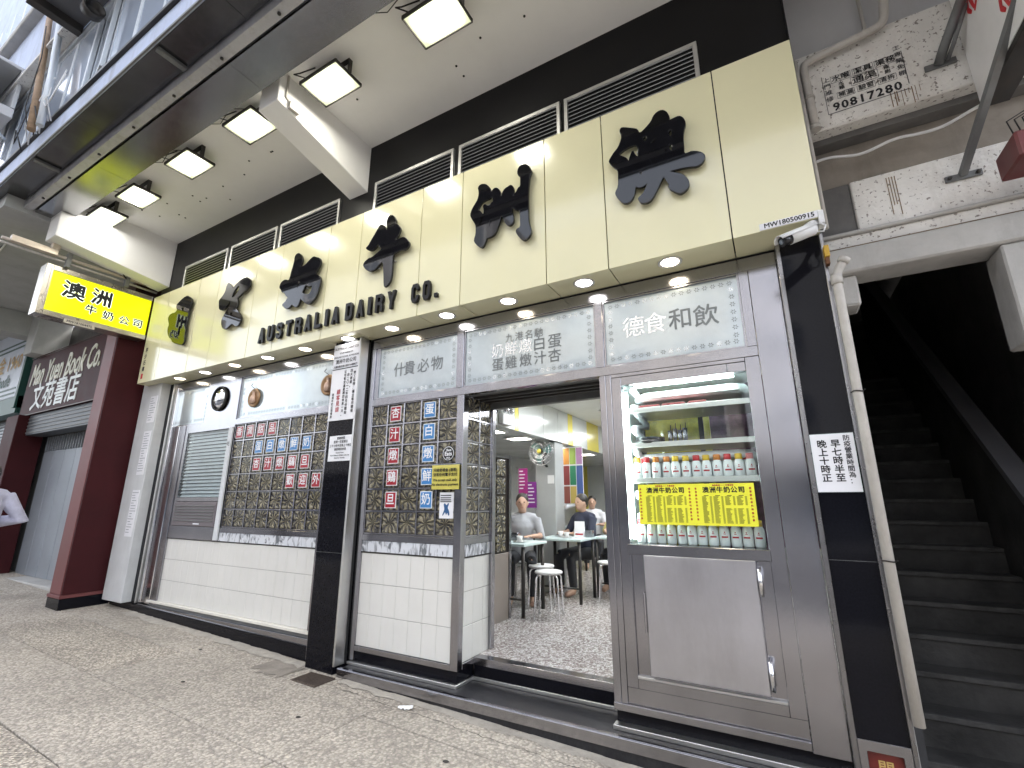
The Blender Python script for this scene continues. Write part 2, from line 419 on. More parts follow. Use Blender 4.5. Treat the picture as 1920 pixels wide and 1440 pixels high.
def text(name, s, m, parent, loc, size, facing='-Y', kind='stuff', roll=0., **kw):
    V, F = glyphs(s, size, **kw)
    me = bpy.data.meshes.new(name); me.from_pydata(V, [], F); me.materials.append(m)
    o = link(bpy.data.objects.new(name, me), parent, loc)
    o.rotation_euler = ROT[facing]
    if roll: o.rotation_euler = (Matrix.Rotation(roll, 3, 'Y') @ o.rotation_euler.to_matrix()).to_euler()
    if kind and len(s) > 1: o['kind'] = kind
    return o
def vtext(name, s, m, parent, loc, size, step=None, facing='-Y', **kw):
    """a vertical line of characters, first character at loc"""
    step = step or size * 1.08
    V = []; F = []
    for i, ch in enumerate(s):
        if ch == ' ': continue
        v, f = glyphs(ch, size, **kw); n = len(V)
        V += [(a[0], a[1] - i * step, a[2]) for a in v]; F += [tuple(q + n for q in g) for g in f]
    me = bpy.data.meshes.new(name); me.from_pydata(V, [], F); me.materials.append(m)
    o = link(bpy.data.objects.new(name, me), parent, loc); o.rotation_euler = ROT[facing]; o['kind'] = 'stuff'
    return o
def shape(outlines, depth, bev=.003):
    """flat filled shape with holes, given as 2-D outlines, thickened"""
    cu = bpy.data.curves.new('shape', 'CURVE'); cu.dimensions = '2D'; cu.fill_mode = 'BOTH'
    cu.extrude = max(depth / 2 - bev, 0); cu.bevel_depth = bev; cu.bevel_resolution = 1
    for pts in outlines:
        sp = cu.splines.new('POLY'); sp.points.add(len(pts) - 1); sp.use_cyclic_u = True
        for p, q in zip(sp.points, pts): p.co = (q[0], q[1], 0, 1)
    ob = bpy.data.objects.new('shape', cu)
    me = bpy.data.meshes.new_from_object(ob)
    bpy.data.objects.remove(ob); bpy.data.curves.remove(cu)
    return me
def smooth_closed(pts, it=1):
    for _ in range(it):
        q = []
        for i in range(len(pts)):
            a = pts[i]; b = pts[(i + 1) % len(pts)]
            q += [(a[0] * .75 + b[0] * .25, a[1] * .75 + b[1] * .25), (a[0] * .25 + b[0] * .75, a[1] * .25 + b[1] * .75)]
        pts = q
    return pts
W = 3.28            # street face of the shop's steel frames
def g(x): return .011 - .027 * x      # the pavement falls to the right
# ================================================================ THE GROUND
sw = MB()
sw.v = [(-90, -1.25, g(-90) - .03), (40, -1.25, g(40) - .03), (40, 3.6, g(40) - .03), (-90, 3.6, g(-90) - .03)]; sw.f = [(0, 1, 2, 3)]; sw.sm = [False]
sidewalk = tag(sw.build('sidewalk', CONCD), kind='structure')
xj = [-19.6, -17.2, -14.8, -12.4, -10.0, -7.6, -5.2, -2.75, -.35, 2.05, 4.4]; yj = [-1.2, .35, 1.42, 2.08, 2.76, 3.5]
for i in range(len(xj) - 1):
    for j in range(len(yj) - 1):
        a, b, c, e = xj[i] + .005, xj[i + 1] - .005, yj[j] + .005, yj[j + 1] - .005
        if random.random() < .45 and j < 3: splits = [(a, (a + b) / 2 - .003), ((a + b) / 2 + .003, b)]
        else: splits = [(a, b)]
        for (p, q) in splits:
            dz = random.uniform(-.002, .002)
            s = MB(); n = 0
            s.v = [(p, c, g(p) - .05), (q, c, g(q) - .05), (q, e, g(q) - .05), (p, e, g(p) - .05),
                   (p, c, g(p) + dz), (q, c, g(q) + dz), (q, e, g(q) + dz), (p, e, g(p) + dz)]
            s.f = [(4, 5, 6, 7), (0, 1, 5, 4), (1, 2, 6, 5), (2, 3, 7, 6), (3, 0, 4, 7)]; s.sm = [False] * 5
            s.build('paving_slab', random.choice([PAVE, PAVE, PAVE2, PAVE3]) if j != 4 else PAVE3, sidewalk, bevel=.003)
# pale mortar run along the foot of the step, uneven edge
def ribbon(name, pts, w, m, parent, dz=.003, jit=0.):
    s = MB(); L = []; Rr = []
    for i, (x, y) in enumerate(pts):
        a = pts[max(0, i - 1)]; b = pts[min(len(pts) - 1, i + 1)]
        t = Vector((b[0] - a[0], b[1] - a[1])).normalized(); nrm = Vector((-t.y, t.x))
        w1 = w * (1 + random.uniform(-jit, jit)); w2 = w * (1 + random.uniform(-jit, jit))
        L.append((x + nrm.x * w1, y + nrm.y * w1, g(x + nrm.x * w1) + dz)); Rr.append((x - nrm.x * w2, y - nrm.y * w2, g(x - nrm.x * w2) + dz))
    n = len(pts); s.v = L + Rr
    s.f = [(i, i + 1, n + i + 1, n + i) for i in range(n - 1)]; s.sm = [False] * (n - 1)
    return s.build(name, m, parent)
MORTAR = mat('pale_mortar', (.42, .385, .335), .9, 0, var=.2, scale=9, bump=.6, bscale=60, dirt=.5, dcol=(.16, .14, .12))
CRACK = flat('crack_shadow', (.035, .03, .027), .95)
ribbon('mortar_edge', [(-3.36 + i * .09, 3.105 + random.uniform(-.006, .006)) for i in range(42)], .045, MORTAR, sidewalk, .004, .5)
ribbon('mortar_edge', [(-7.3 + i * .1, 3.17 + random.uniform(-.006, .006)) for i in range(35)], .06, MORTAR, sidewalk, .004, .5)
def crack(p0, p1, n, amp):
    pts = []
    for i in range(n + 1):
        t = i / n
        pts.append((p0[0] + (p1[0] - p0[0]) * t + random.uniform(-amp, amp), p0[1] + (p1[1] - p0[1]) * t + random.uniform(-amp, amp)))
    ribbon('crack', pts, .0018, CRACK, sidewalk, .0035, .8)
crack((-3.3, 2.98), (-1.2, 2.95), 50, .012)
ribbon('cement_patch', [(-4.25 + i * .05, 3.0 + random.uniform(-.01, .01)) for i in range(9)], .13, mat('dark_cement_patch', (.27, .24, .205), .9, 0, var=.3, scale=6, bump=.4, bscale=40), sidewalk, .0038, .35)

rd = MB(); rd.v = [(-90, -40, g(-90) - .16), (40, -40, g(40) - .16), (40, -1.55, g(40) - .16), (-90, -1.55, g(-90) - .16)]; rd.f = [(0, 1, 2, 3)]; rd.sm = [False]
tag(rd.build('road', ASPH), kind='structure')
kb = MB(); kb.v = [(-90, -1.56, g(-90) - .2), (40, -1.56, g(40) - .2), (40, -1.24, g(40) - .2), (-90, -1.24, g(-90) - .2), (-90, -1.56, g(-90)), (40, -1.56, g(40)), (40, -1.24, g(40)), (-90, -1.24, g(-90))]
kb.f = [(4, 5, 6, 7), (0, 1, 5, 4), (2, 3, 7, 6)]; kb.sm = [False] * 3
tag(kb.build('kerb', CONC), kind='structure')

# buildings on the far side of the street: they show as reflections in the steel and the black letters
def far_block(x0, x1, h, m, label):
    t = thing('apartment_block', label, 'building', ((x0 + x1) / 2, -15, 0))
    box('wall', x0, x1, -21, -15, -1, h, m, t, 0)
    wf = mat('white_window_frame', (.6, .6, .6), .5)
    nx = int((x1 - x0) / 2.6)
    mp = MB().box(-.85, .85, -.03, .03, -.7, .7).mesh('pane', GLASSD)
    mf = MB().box(-.95, .95, -.02, .05, -.8, -.7).box(-.95, .95, -.02, .05, .7, .8).box(-.95, -.85, -.02, .05, -.7, .7).box(.85, .95, -.02, .05, -.7, .7).box(-.03, .03, -.02, .05, -.7, .7).mesh('frame', wf)
    for k in range(int((h - 4) / 3)):
        for i in range(nx):
            x = x0 + (i + .5) * (x1 - x0) / nx
            w = piece('window', mp, t, (x, -14.98, 5 + k * 3)); piece('frame', mf, w, (x, -14.96, 5 + k * 3))
    box('shopfront', x0 + .4, x1 - .4, -15.05, -14.9, .2, 3.0, GLASSD, t, 0)
    box('awning', x0, x1, -15, -13.4, 3.2, 3.4, m, t, 0)
far_block(-30, -13, 19, mat('far_wall_grey', (.26, .26, .27), .8, var=.1), 'grey apartment block across the street, behind the viewer')
far_block(-12.6, -1, 16, mat('far_wall_cream', (.30, .28, .25), .8, var=.1), 'cream apartment block across the street, behind the viewer')
far_block(-.6, 14, 22, mat('far_wall_white', (.30, .31, .33), .8, var=.1), 'pale apartment block across the street, behind the viewer')

# ================================================================ BUILDING CORE
core = thing('shop_building', 'dark upper storeys and walls of the corner building that carries the milk shop', 'building', (-4, 5, 0))
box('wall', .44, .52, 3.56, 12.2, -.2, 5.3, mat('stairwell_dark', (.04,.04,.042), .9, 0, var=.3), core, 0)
box('wall', -8.6, 20, 12.0, 12.2, -.2, 5.8, CONCD, core, 0)
box('slab', -8.6, 6, 3.06, 12, 5.36, 5.7, CONC, core, 0)
box('wall', -7.8, -7.62, 3.36, 12, -.2, 5.3, CONC, core, 0)
box('upper_wall', -40, 8, 1.5, 1.7, 5.75, 24, BLUEWALL, core, 0)

# black wall band above the fascia
band = thing('wall_band', 'glossy black wall band between the cream fascia and the white canopy ceiling', 'wall', (-3.6, 3.04, 4.4))
box('panel', -7.72, .42, 3.03, 3.08, 4.3, 5.34, BLACKP, band, 0)
box('edge', .42, .424, 3.0, 3.3, 4.3, 5.34, BLACKP, band, 0)

# ventilation grilles
GR = [(-7.078, -6.018), (-5.95, -4.982), (-4.922, -3.877), (-3.348, -2.321), (-2.259, -1.222), (-1.182, -.131)]
wh = ['leftmost', 'second from left', 'third from left', 'third from right', 'second from right', 'rightmost']
for k, (x0, x1) in enumerate(GR):
    t = thing('ventilation_grille', 'aluminium louvre grille above the cream fascia, ' + wh[k] + ' of the six', 'grille', ((x0 + x1) / 2, 3.02, 4.45), 'louvre grilles above the fascia')
    z0, z1 = 4.44, 4.835
    f = MB().box(x0, x1, 3.005, 3.028, z1 - .03, z1).box(x0, x1, 3.005, 3.028, z0, z0 + .03).box(x0, x0 + .03, 3.005, 3.028, z0 + .03, z1 - .03).box(x1 - .03, x1, 3.005, 3.028, z0 + .03, z1 - .03)
    f.build('frame', ALU, t, bevel=.002)
    box('backing', x0 + .03, x1 - .03, 3.026, 3.0285, z0 + .03, z1 - .03, RUBBER, t, 0)
    n = 9
    sl = MB().prism([(-.010, -.007), (-.008, -.010), (.010, .004), (.008, .008)], 'x', -(x1 - x0) / 2 + .031, (x1 - x0) / 2 - .031).mesh('slat', ALU)
    for i in range(n):
        piece('slat', sl, t, ((x0 + x1) / 2, 3.014, z0 + .05 + i * (z1 - z0 - .085) / (n - 1)))

# ================================================================ CREAM FASCIA SIGN
FJ = [.425, -.06, -.873, -1.366, -2.185, -2.658, -3.465, -3.95, -4.757, -5.245, -6.055, -6.535, -7.33, -7.80]
FZ0, FZ1, FY = 3.174, 4.50, 2.99
fas = thing('fascia_sign', 'long cream shop fascia with six large glossy black Chinese characters and english lettering', 'sign', (-3.7, 3.1, FZ0))
box('carcass', -7.79, .415, 3.012, 3.26, FZ0 + .03, FZ1 - .02, RUBBER, fas, 0)
for i in range(len(FJ) - 1):
    x1, x0 = FJ[i] - .0038, FJ[i + 1] + .0038
    box('panel', x0, x1, FY, FY + .02, FZ0, FZ1, CREAM, fas, .0015)
    box('soffit_panel', x0, x1, FY + .0205, 3.275, FZ0 + .003, FZ0 + .015, CREAM, fas, .001)
box('end_panel', -7.805, -7.795, FY + .021, 3.27, FZ0, FZ1, CREAM, fas, 0)
CHARS={'澳':[[-0.713,4.265,-0.698,4.275,-0.66,4.255,-0.612,4.226,-0.586,4.208,-0.573,4.162,-0.53,4.189,-0.482,4.231,-0.469,4.264,-0.441,4.29,-0.404,4.293,-0.375,4.265,-0.362,4.227,-0.357,4.195,-0.366,4.18,-0.33,4.186,-0.294,4.188,-0.271,4.165,-0.259,4.131,-0.258,4.096,-0.27,4.07,-0.282,4.014,-0.284,3.935,-0.287,3.867,-0.258,3.867,-0.239,3.871,-0.193,3.849,-0.163,3.818,-0.159,3.787,-0.178,3.754,-0.213,3.739,-0.259,3.754,-0.316,3.765,-0.399,3.771,-0.366,3.752,-0.319,3.722,-0.289,3.687,-0.274,3.64,-0.279,3.602,-0.308,3.578,-0.337,3.568,-0.364,3.592,-0.4,3.629,-0.408,3.655,-0.402,3.671,-0.423,3.715,-0.43,3.75,-0.453,3.714,-0.483,3.659,-0.512,3.61,-0.545,3.577,-0.596,3.586,-0.615,3.617,-0.618,3.639,-0.586,3.655,-0.556,3.704,-0.544,3.736,-0.571,3.716,-0.608,3.717,-0.633,3.739,-0.639,3.68,-0.661,3.639,-0.689,3.621,-0.726,3.631,-0.756,3.678,-0.775,3.717,-0.777,3.742,-0.752,3.783,-0.748,3.857,-0.747,3.923,-0.779,3.958,-0.807,4.006,-0.81,4.026,-0.787,4.059,-0.772,4.079,-0.736,4.11,-0.711,4.165,-0.704,4.201,-0.715,4.239],[-0.743,4.051,-0.676,4.084,-0.605,4.086,-0.591,4.048,-0.592,3.966,-0.616,3.995,-0.63,4.049,-0.657,3.993,-0.665,3.958,-0.679,3.995,-0.708,4.023],[-0.56,4.112,-0.526,4.135,-0.525,4.08,-0.546,4.083],[-0.375,4.099,-0.349,4.106,-0.355,4.04,-0.376,4.053],[-0.382,3.981,-0.358,3.992,-0.359,3.922,-0.378,3.939],[-0.505,4.056,-0.451,4.083,-0.466,4.051,-0.496,4.042],[-0.527,3.973,-0.505,3.958,-0.523,3.953],[-0.593,3.857,-0.572,3.823,-0.593,3.819]],'洲':[[-1.986,4.22,-1.976,4.243,-1.948,4.25,-1.906,4.234,-1.875,4.199,-1.85,4.157,-1.847,4.129,-1.83,4.156,-1.803,4.16,-1.777,4.14,-1.756,4.103,-1.749,4.048,-1.737,4.089,-1.711,4.119,-1.678,4.126,-1.659,4.134,-1.636,4.114,-1.624,4.074,-1.627,4.037,-1.633,4.017,-1.601,4.047,-1.586,4.079,-1.563,4.084,-1.563,4.148,-1.564,4.181,-1.579,4.19,-1.593,4.225,-1.582,4.272,-1.556,4.288,-1.518,4.283,-1.487,4.257,-1.469,4.221,-1.458,4.188,-1.469,4.163,-1.479,4.142,-1.486,4.087,-1.493,3.995,-1.494,3.87,-1.492,3.747,-1.481,3.689,-1.466,3.633,-1.476,3.609,-1.506,3.577,-1.533,3.572,-1.56,3.593,-1.59,3.638,-1.609,3.677,-1.596,3.698,-1.565,3.701,-1.565,3.771,-1.571,3.869,-1.596,3.868,-1.621,3.889,-1.643,3.928,-1.645,3.865,-1.63,3.829,-1.63,3.78,-1.646,3.754,-1.671,3.748,-1.696,3.77,-1.716,3.807,-1.729,3.843,-1.739,3.868,-1.751,3.863,-1.767,3.805,-1.793,3.738,-1.818,3.708,-1.858,3.698,-1.891,3.705,-1.897,3.675,-1.923,3.626,-1.949,3.629,-1.984,3.663,-2.008,3.695,-2.016,3.72,-2.0,3.77,-1.998,3.846,-2.013,3.884,-2.042,3.932,-2.062,3.979,-2.051,4.015,-2.034,4.046,-2.007,4.08,-1.987,4.106,-1.975,4.156,-1.978,4.197],[-1.978,4.023,-1.944,4.065,-1.903,4.077,-1.863,4.076,-1.849,4.091,-1.833,4.078,-1.825,4.03,-1.842,4.029,-1.862,4.006,-1.889,4.012,-1.91,4.036,-1.93,4.027,-1.922,3.991,-1.918,3.957,-1.928,3.938,-1.953,3.975,-1.974,3.999],[-1.957,3.853,-1.945,3.914,-1.931,3.916,-1.946,3.846],[-1.869,3.793,-1.857,3.866,-1.84,3.867,-1.862,3.794]],'牛':[[-3.345,3.841,-3.328,3.869,-3.273,3.894,-3.24,3.888,-3.171,3.917,-3.103,3.95,-3.129,3.977,-3.158,4.024,-3.194,3.982,-3.232,3.967,-3.269,3.974,-3.313,4.003,-3.328,4.024,-3.296,4.038,-3.261,4.088,-3.21,4.152,-3.175,4.201,-3.153,4.228,-3.112,4.215,-3.077,4.181,-3.052,4.124,-3.054,4.19,-3.067,4.24,-3.054,4.276,-3.033,4.299,-2.984,4.283,-2.958,4.245,-2.94,4.209,-2.945,4.178,-2.912,4.155,-2.875,4.107,-2.883,4.071,-2.903,4.032,-2.937,3.995,-2.87,3.994,-2.833,3.998,-2.794,3.971,-2.761,3.927,-2.749,3.904,-2.758,3.876,-2.792,3.851,-2.86,3.864,-2.926,3.858,-2.951,3.843,-2.948,3.761,-2.949,3.68,-2.956,3.589,-2.968,3.555,-3.018,3.518,-3.042,3.536,-3.056,3.676,-3.075,3.814,-3.119,3.787,-3.163,3.754,-3.201,3.739,-3.249,3.742,-3.302,3.778,-3.334,3.812]],'奶':[[-4.673,3.923,-4.659,3.961,-4.62,3.982,-4.578,3.983,-4.522,3.958,-4.503,3.988,-4.492,4.069,-4.476,4.118,-4.462,4.181,-4.463,4.235,-4.443,4.266,-4.402,4.268,-4.365,4.244,-4.334,4.206,-4.318,4.16,-4.323,4.12,-4.355,4.086,-4.296,4.074,-4.257,4.084,-4.206,4.118,-4.163,4.141,-4.129,4.15,-4.082,4.127,-4.032,4.105,-4.009,4.075,-4.002,4.034,-4.023,3.993,-4.056,3.956,-4.075,3.93,-4.015,3.892,-3.981,3.864,-3.971,3.822,-3.977,3.784,-3.995,3.705,-4.016,3.65,-4.049,3.613,-4.091,3.589,-4.128,3.583,-4.179,3.608,-4.241,3.655,-4.27,3.684,-4.281,3.653,-4.297,3.611,-4.326,3.592,-4.37,3.613,-4.408,3.647,-4.436,3.618,-4.491,3.607,-4.538,3.634,-4.583,3.673,-4.557,3.693,-4.519,3.711,-4.497,3.752,-4.54,3.779,-4.563,3.814,-4.618,3.839,-4.638,3.873,-4.668,3.898],[-4.241,3.774,-4.215,3.831,-4.172,3.809,-4.131,3.793,-4.097,3.802,-4.102,3.758,-4.119,3.717,-4.148,3.704,-4.214,3.725,-4.261,3.75],[-4.346,3.897,-4.298,3.966,-4.31,3.923,-4.32,3.885],[-4.358,3.824,-4.355,3.876,-4.319,3.879,-4.346,3.821]],'公':[[-5.9,4.017,-5.873,4.041,-5.822,4.072,-5.786,4.119,-5.783,4.179,-5.763,4.217,-5.746,4.226,-5.702,4.203,-5.645,4.146,-5.634,4.12,-5.602,4.142,-5.553,4.173,-5.485,4.198,-5.415,4.211,-5.351,4.207,-5.319,4.184,-5.276,4.156,-5.263,4.096,-5.281,4.06,-5.337,4.032,-5.395,4.01,-5.452,3.982,-5.502,3.964,-5.475,3.929,-5.468,3.88,-5.48,3.836,-5.506,3.83,-5.45,3.789,-5.382,3.729,-5.348,3.682,-5.357,3.628,-5.383,3.587,-5.426,3.581,-5.478,3.605,-5.522,3.637,-5.572,3.618,-5.621,3.592,-5.667,3.589,-5.721,3.617,-5.759,3.671,-5.769,3.726,-5.744,3.774,-5.7,3.824,-5.656,3.874,-5.629,3.915,-5.639,3.971,-5.677,3.92,-5.731,3.872,-5.797,3.865,-5.861,3.89,-5.881,3.946],[-5.62,3.991,-5.608,4.053,-5.571,4.093,-5.533,4.126,-5.487,4.127,-5.484,4.078,-5.519,4.033,-5.559,4.007],[-5.621,3.755,-5.581,3.799,-5.538,3.776,-5.569,3.75]],'司':[[-7.083,3.811,-7.093,3.873,-7.079,3.924,-7.112,3.973,-7.142,4.027,-7.119,4.071,-7.058,4.083,-6.981,4.076,-6.918,4.109,-6.963,4.148,-6.972,4.193,-6.94,4.207,-6.904,4.227,-6.84,4.255,-6.772,4.27,-6.716,4.273,-6.649,4.236,-6.579,4.191,-6.569,4.141,-6.594,4.094,-6.606,4.037,-6.611,3.956,-6.615,3.841,-6.606,3.735,-6.598,3.648,-6.582,3.583,-6.63,3.546,-6.696,3.563,-6.88,3.622,-6.944,3.686,-7.022,3.729],[-6.827,4.12,-6.742,4.113,-6.742,4.048,-6.788,4.063],[-6.804,3.813,-6.766,3.852,-6.739,3.818,-6.735,3.695,-6.774,3.705],[-6.784,3.956,-6.752,3.985,-6.74,3.9,-6.766,3.917]]}
def pairs(a): return [(a[i], a[i + 1]) for i in range(0, len(a), 2)]
def char_mesh(ch, depth, scale=1., m=None):
    o = CHARS[ch]; outer = pairs(o[0]); xs = [p[0] for p in outer]; zs = [p[1] for p in outer]
    cx, cz = (min(xs) + max(xs)) / 2, (min(zs) + max(zs)) / 2
    L = [[((x - cx) * scale, (z - cz) * scale) for x, z in smooth_closed(pairs(q), 1)] for q in o]
    me = shape(L, depth, .003 if depth > .01 else 0)
    if m: me.materials.clear(); me.materials.append(m)
    return me, cx, cz
def grown(pts, d):
    """outline pushed outwards"""
    A = sum(pts[i][0] * pts[(i + 1) % len(pts)][1] - pts[(i + 1) % len(pts)][0] * pts[i][1] for i in range(len(pts)))
    s = 1 if A > 0 else -1; out = []
    for i in range(len(pts)):
        a = pts[i - 1]; b = pts[(i + 1) % len(pts)]
        t = Vector((b[0] - a[0], b[1] - a[1]))
        if t.length < 1e-6: out.append(pts[i]); continue
        t.normalize(); out.append((pts[i][0] + t.y * d * s, pts[i][1] - t.x * d * s))
    return out
for ch in '澳洲牛奶公司':
    me, cx, cz = char_mesh(ch, .024, 1., BLACKG)
    o = link(bpy.data.objects.new('character', me), fas, (cx, 2.95, cz)); o.rotation_euler = (R(90), 0, 0)
    pins = MB()
    for dx, dz in ((-.12, .1), (.12, .1), (-.1, -.15), (.1, -.12)): pins.tube([(cx + dx, 2.96, cz + dz), (cx + dx, 2.99, cz + dz)], .006, 6)
    pins.build('standoff_pins', ALU, fas)
# english letters, heavy condensed, one object each
LET = {'A': [[(0, 0), (.36, 1), (.64, 1), (1, 0), (.7, 0), (.64, .2), (.36, .2), (.3, 0)], [(.43, .42), (.57, .42), (.5, .74)]],
 'U': [[(0, 1), (.3, 1), (.3, .3), (.38, .2), (.62, .2), (.7, .3), (.7, 1), (1, 1), (1, .22), (.8, 0), (.2, 0), (0, .22)]],
 'S': [[(0, .34), (.3, .34), (.3, .26), (.38, .19), (.62, .19), (.7, .26), (.7, .34), (.62, .42), (.2, .5), (0, .66), (0, .82), (.2, 1), (.8, 1), (1, .82), (1, .68), (.7, .68), (.7, .75), (.62, .81), (.38, .81), (.3, .75), (.3, .69), (.38, .62), (.8, .54), (1, .36), (1, .2), (.8, 0), (.2, 0), (0, .2)]],
 'T': [[(0, 1), (1, 1), (1, .8), (.65, .8), (.65, 0), (.35, 0), (.35, .8), (0, .8)]],
 'R': [[(0, 0), (0, 1), (.78, 1), (1, .84), (1, .58), (.84, .46), (1, .36), (1, 0), (.7, 0), (.7, .3), (.6, .38), (.3, .38), (.3, 0)], [(.3, .56), (.62, .56), (.7, .62), (.7, .76), (.62, .81), (.3, .81)]],
 'L': [[(0, 0), (0, 1), (.32, 1), (.32, .2), (1, .2), (1, 0)]], 'I': [[(0, 0), (0, 1), (1, 1), (1, 0)]],
 'D': [[(0, 0), (0, 1), (.75, 1), (1, .8), (1, .2), (.75, 0)], [(.3, .19), (.62, .19), (.7, .26), (.7, .74), (.62, .81), (.3, .81)]],
 'Y': [[(0, 1), (.32, 1), (.5, .62), (.68, 1), (1, 1), (.65, .4), (.65, 0), (.35, 0), (.35, .4)]],
 'C': [[(1, .36), (.7, .36), (.7, .26), (.62, .19), (.38, .19), (.3, .26), (.3, .74), (.38, .81), (.62, .81), (.7, .74), (.7, .66), (1, .66), (1, .8), (.8, 1), (.2, 1), (0, .8), (0, .2), (.2, 0), (.8, 0), (1, .2)]],
 'O': [[(0, .2), (0, .8), (.2, 1), (.8, 1), (1, .8), (1, .2), (.8, 0), (.2, 0)], [(.3, .26), (.38, .19), (.62, .19), (.7, .26), (.7, .74), (.62, .81), (.38, .81), (.3, .74)]],
 '.': [[(0, 0), (0, .2), (1, .2), (1, 0)]]}
BLACKL = mat('satin_black_letter', (.006, .006, .007), .3, 0, var=.2, spec=.25)
def word(s, x0, x1, zb, h):
    ws = {'I': .42, '.': .38}
    tot = sum(ws.get(c, 1.) for c in s) + .62 * (len(s) - 1)
    u = (x1 - x0) / tot; x = x0
    for c in s:
        w = u * ws.get(c, 1.)
        me = shape([[((p[0]) * w, p[1] * h) for p in pl] for pl in LET[c]], .03, .0015)
        me.materials.clear(); me.materials.append(BLACKL)
        o = link(bpy.data.objects.new('letter', me), fas, (x, 2.965, zb)); o.rotation_euler = (R(90), 0, 0)
        x += w + .62 * u
word('AUSTRALIA', -4.965, -3.655, 3.292, .178); word('DAIRY', -3.555, -2.9, 3.292, .178); word('CO.', -2.70, -2.405, 3.292, .178)
vtext('signature', '李少石書', INK, fas, (-7.70, 2.9885, 3.66), .075, .095, bold=.002)
box('red_seal', -7.725, -7.675, 2.986, 2.9885, 3.235, 3.31, REDINK, fas, 0)

# number plate on the fascia's lower corner
pl = thing('number_plate', 'small white plate reading MW180500915 at the lower right corner of the cream fascia', 'sign', (.25, 2.985, 3.18))
box('plate', .095, .41, 2.984, 2.9885, 3.178, 3.222, PAPER, pl, .001)
text('lettering', 'MW180500915', INK, pl, (.2525, 2.9835, 3.2), .043, bold=.0012, sx=.98)

# downlights in the fascia soffit
DL = [(-.470, 3.11), (-1.11, 3.118), (-1.782, 3.124), (-2.419, 3.124), (-3.077, 3.123), (-3.68, 3.125), (-4.356, 3.13), (-5.013, 3.126), (-5.654, 3.122), (-6.314, 3.127), (-6.945, 3.131)]
WARM = flat('warm_downlight', (1, .9, .7), .5, emit=(1, .86, .62), estr=3.6)
COOLW = flat('cool_downlight', (1, 1, 1), .5, emit=(1, .97, .93), estr=3.6)
NTH = ['rightmost', 'second from right', 'third from right', 'fourth from right', 'fifth from right', 'middle', 'fifth from left', 'fourth from left', 'third from left', 'second from left', 'leftmost']
rim = MB().lathe([(.062, 0), (.082, 0), (.082, -.005), (.072, -.009), (.062, -.004)], n=28).mesh('rim', WPLASTIC)
l1 = MB().lathe([(.0005, -.003), (.06, -.003), (.06, -.001), (.0005, -.001)], n=28).mesh('lens', WARM)
l2 = MB().lathe([(.0005, -.003), (.06, -.003), (.06, -.001), (.0005, -.001)], n=28).mesh('lens', COOLW)
for k, (x, y) in enumerate(DL):
    t = thing('downlight', 'round lit downlight under the cream fascia, ' + NTH[k] + ' of eleven', 'light', (x, y, FZ0 + .003), 'downlights under the fascia')
    piece('rim', rim, t, (x, y, FZ0 + .003)); piece('lens', l2 if k in (1, 3, 5, 7, 9) else l1, t, (x, y, FZ0 + .003))

# ================================================================ CANOPY
can = thing('canopy', 'white painted canopy ceiling with deep beams and a brushed steel edge over the pavement', 'canopy', (-4, 2.4, 5.3))
CZ = 5.34
box('ceiling', -7.5, 3.2, 1.86, 3.2, CZ, CZ + .2, WHITE, can, 0)
MB().prism([(1.93, 5.02), (3.03, 4.775), (3.03, CZ + .01), (1.93, CZ + .01)], 'x', -3.745, -3.47).build('beam', WHITE, can, bevel=.006)
MB().prism([(1.72, 4.78), (3.03, 4.62), (3.03, CZ + .05), (1.72, CZ + .05)], 'x', -7.82, -7.5).build('beam', WHITE, can, bevel=.006)
# edge beam clad in brushed steel, with its underside at 5.12
xs = [-14, -11.2, -8.6, -6.1, -3.6, -1.1, 1.4, 3.9]
for a, b in zip(xs[:-1], xs[1:]):
    box('steel_panel', a + .002, b - .002, 1.565, 1.86, 5.12, 5.15, STEELC, can, 0)
box('beam_core', -14, 4, 1.60, 1.86, 5.155, 5.75, CONC, can, 0)
ch_ = MB().box(-14, 4, 1.462, 1.468, 5.118, 5.216).box(-14, 4, 1.4685, 1.54, 5.118, 5.124)
ch_.build('steel_channel', mat('weathered_channel', (.5, .5, .52), .45, .5, var=.15, dirt=.6, dcol=(.20, .15, .10), dscale=6), can)
bolt = MB().lathe([(.0, -.012), (.014, -.012), (.014, 0), (.0, 0)], n=8).mesh('bolt', DARKM)
for i in range(14): piece('bolt', bolt, can, (-9.6 + i * .75, 1.505, 5.118))
xs = [-14, -11, -8, -5.6, -3.2, -.8, 1.6, 4]
SOFD = mat('dark_soffit_steel', (.13, .13, .135), .22, 1., var=.2, dirt=.4, dcol=(.05, .045, .04))
for a, b in zip(xs[:-1], xs[1:]): box('soffit_sheet', a + .002, b - .002, 1.217, 1.455, 5.222, 5.234, SOFD, can, .001)
for x in (-9.4, -6.75, -4.1): box('hanger', x, x + .05, 1.23, 1.45, 5.19, 5.2215, GREYM, can, .002)

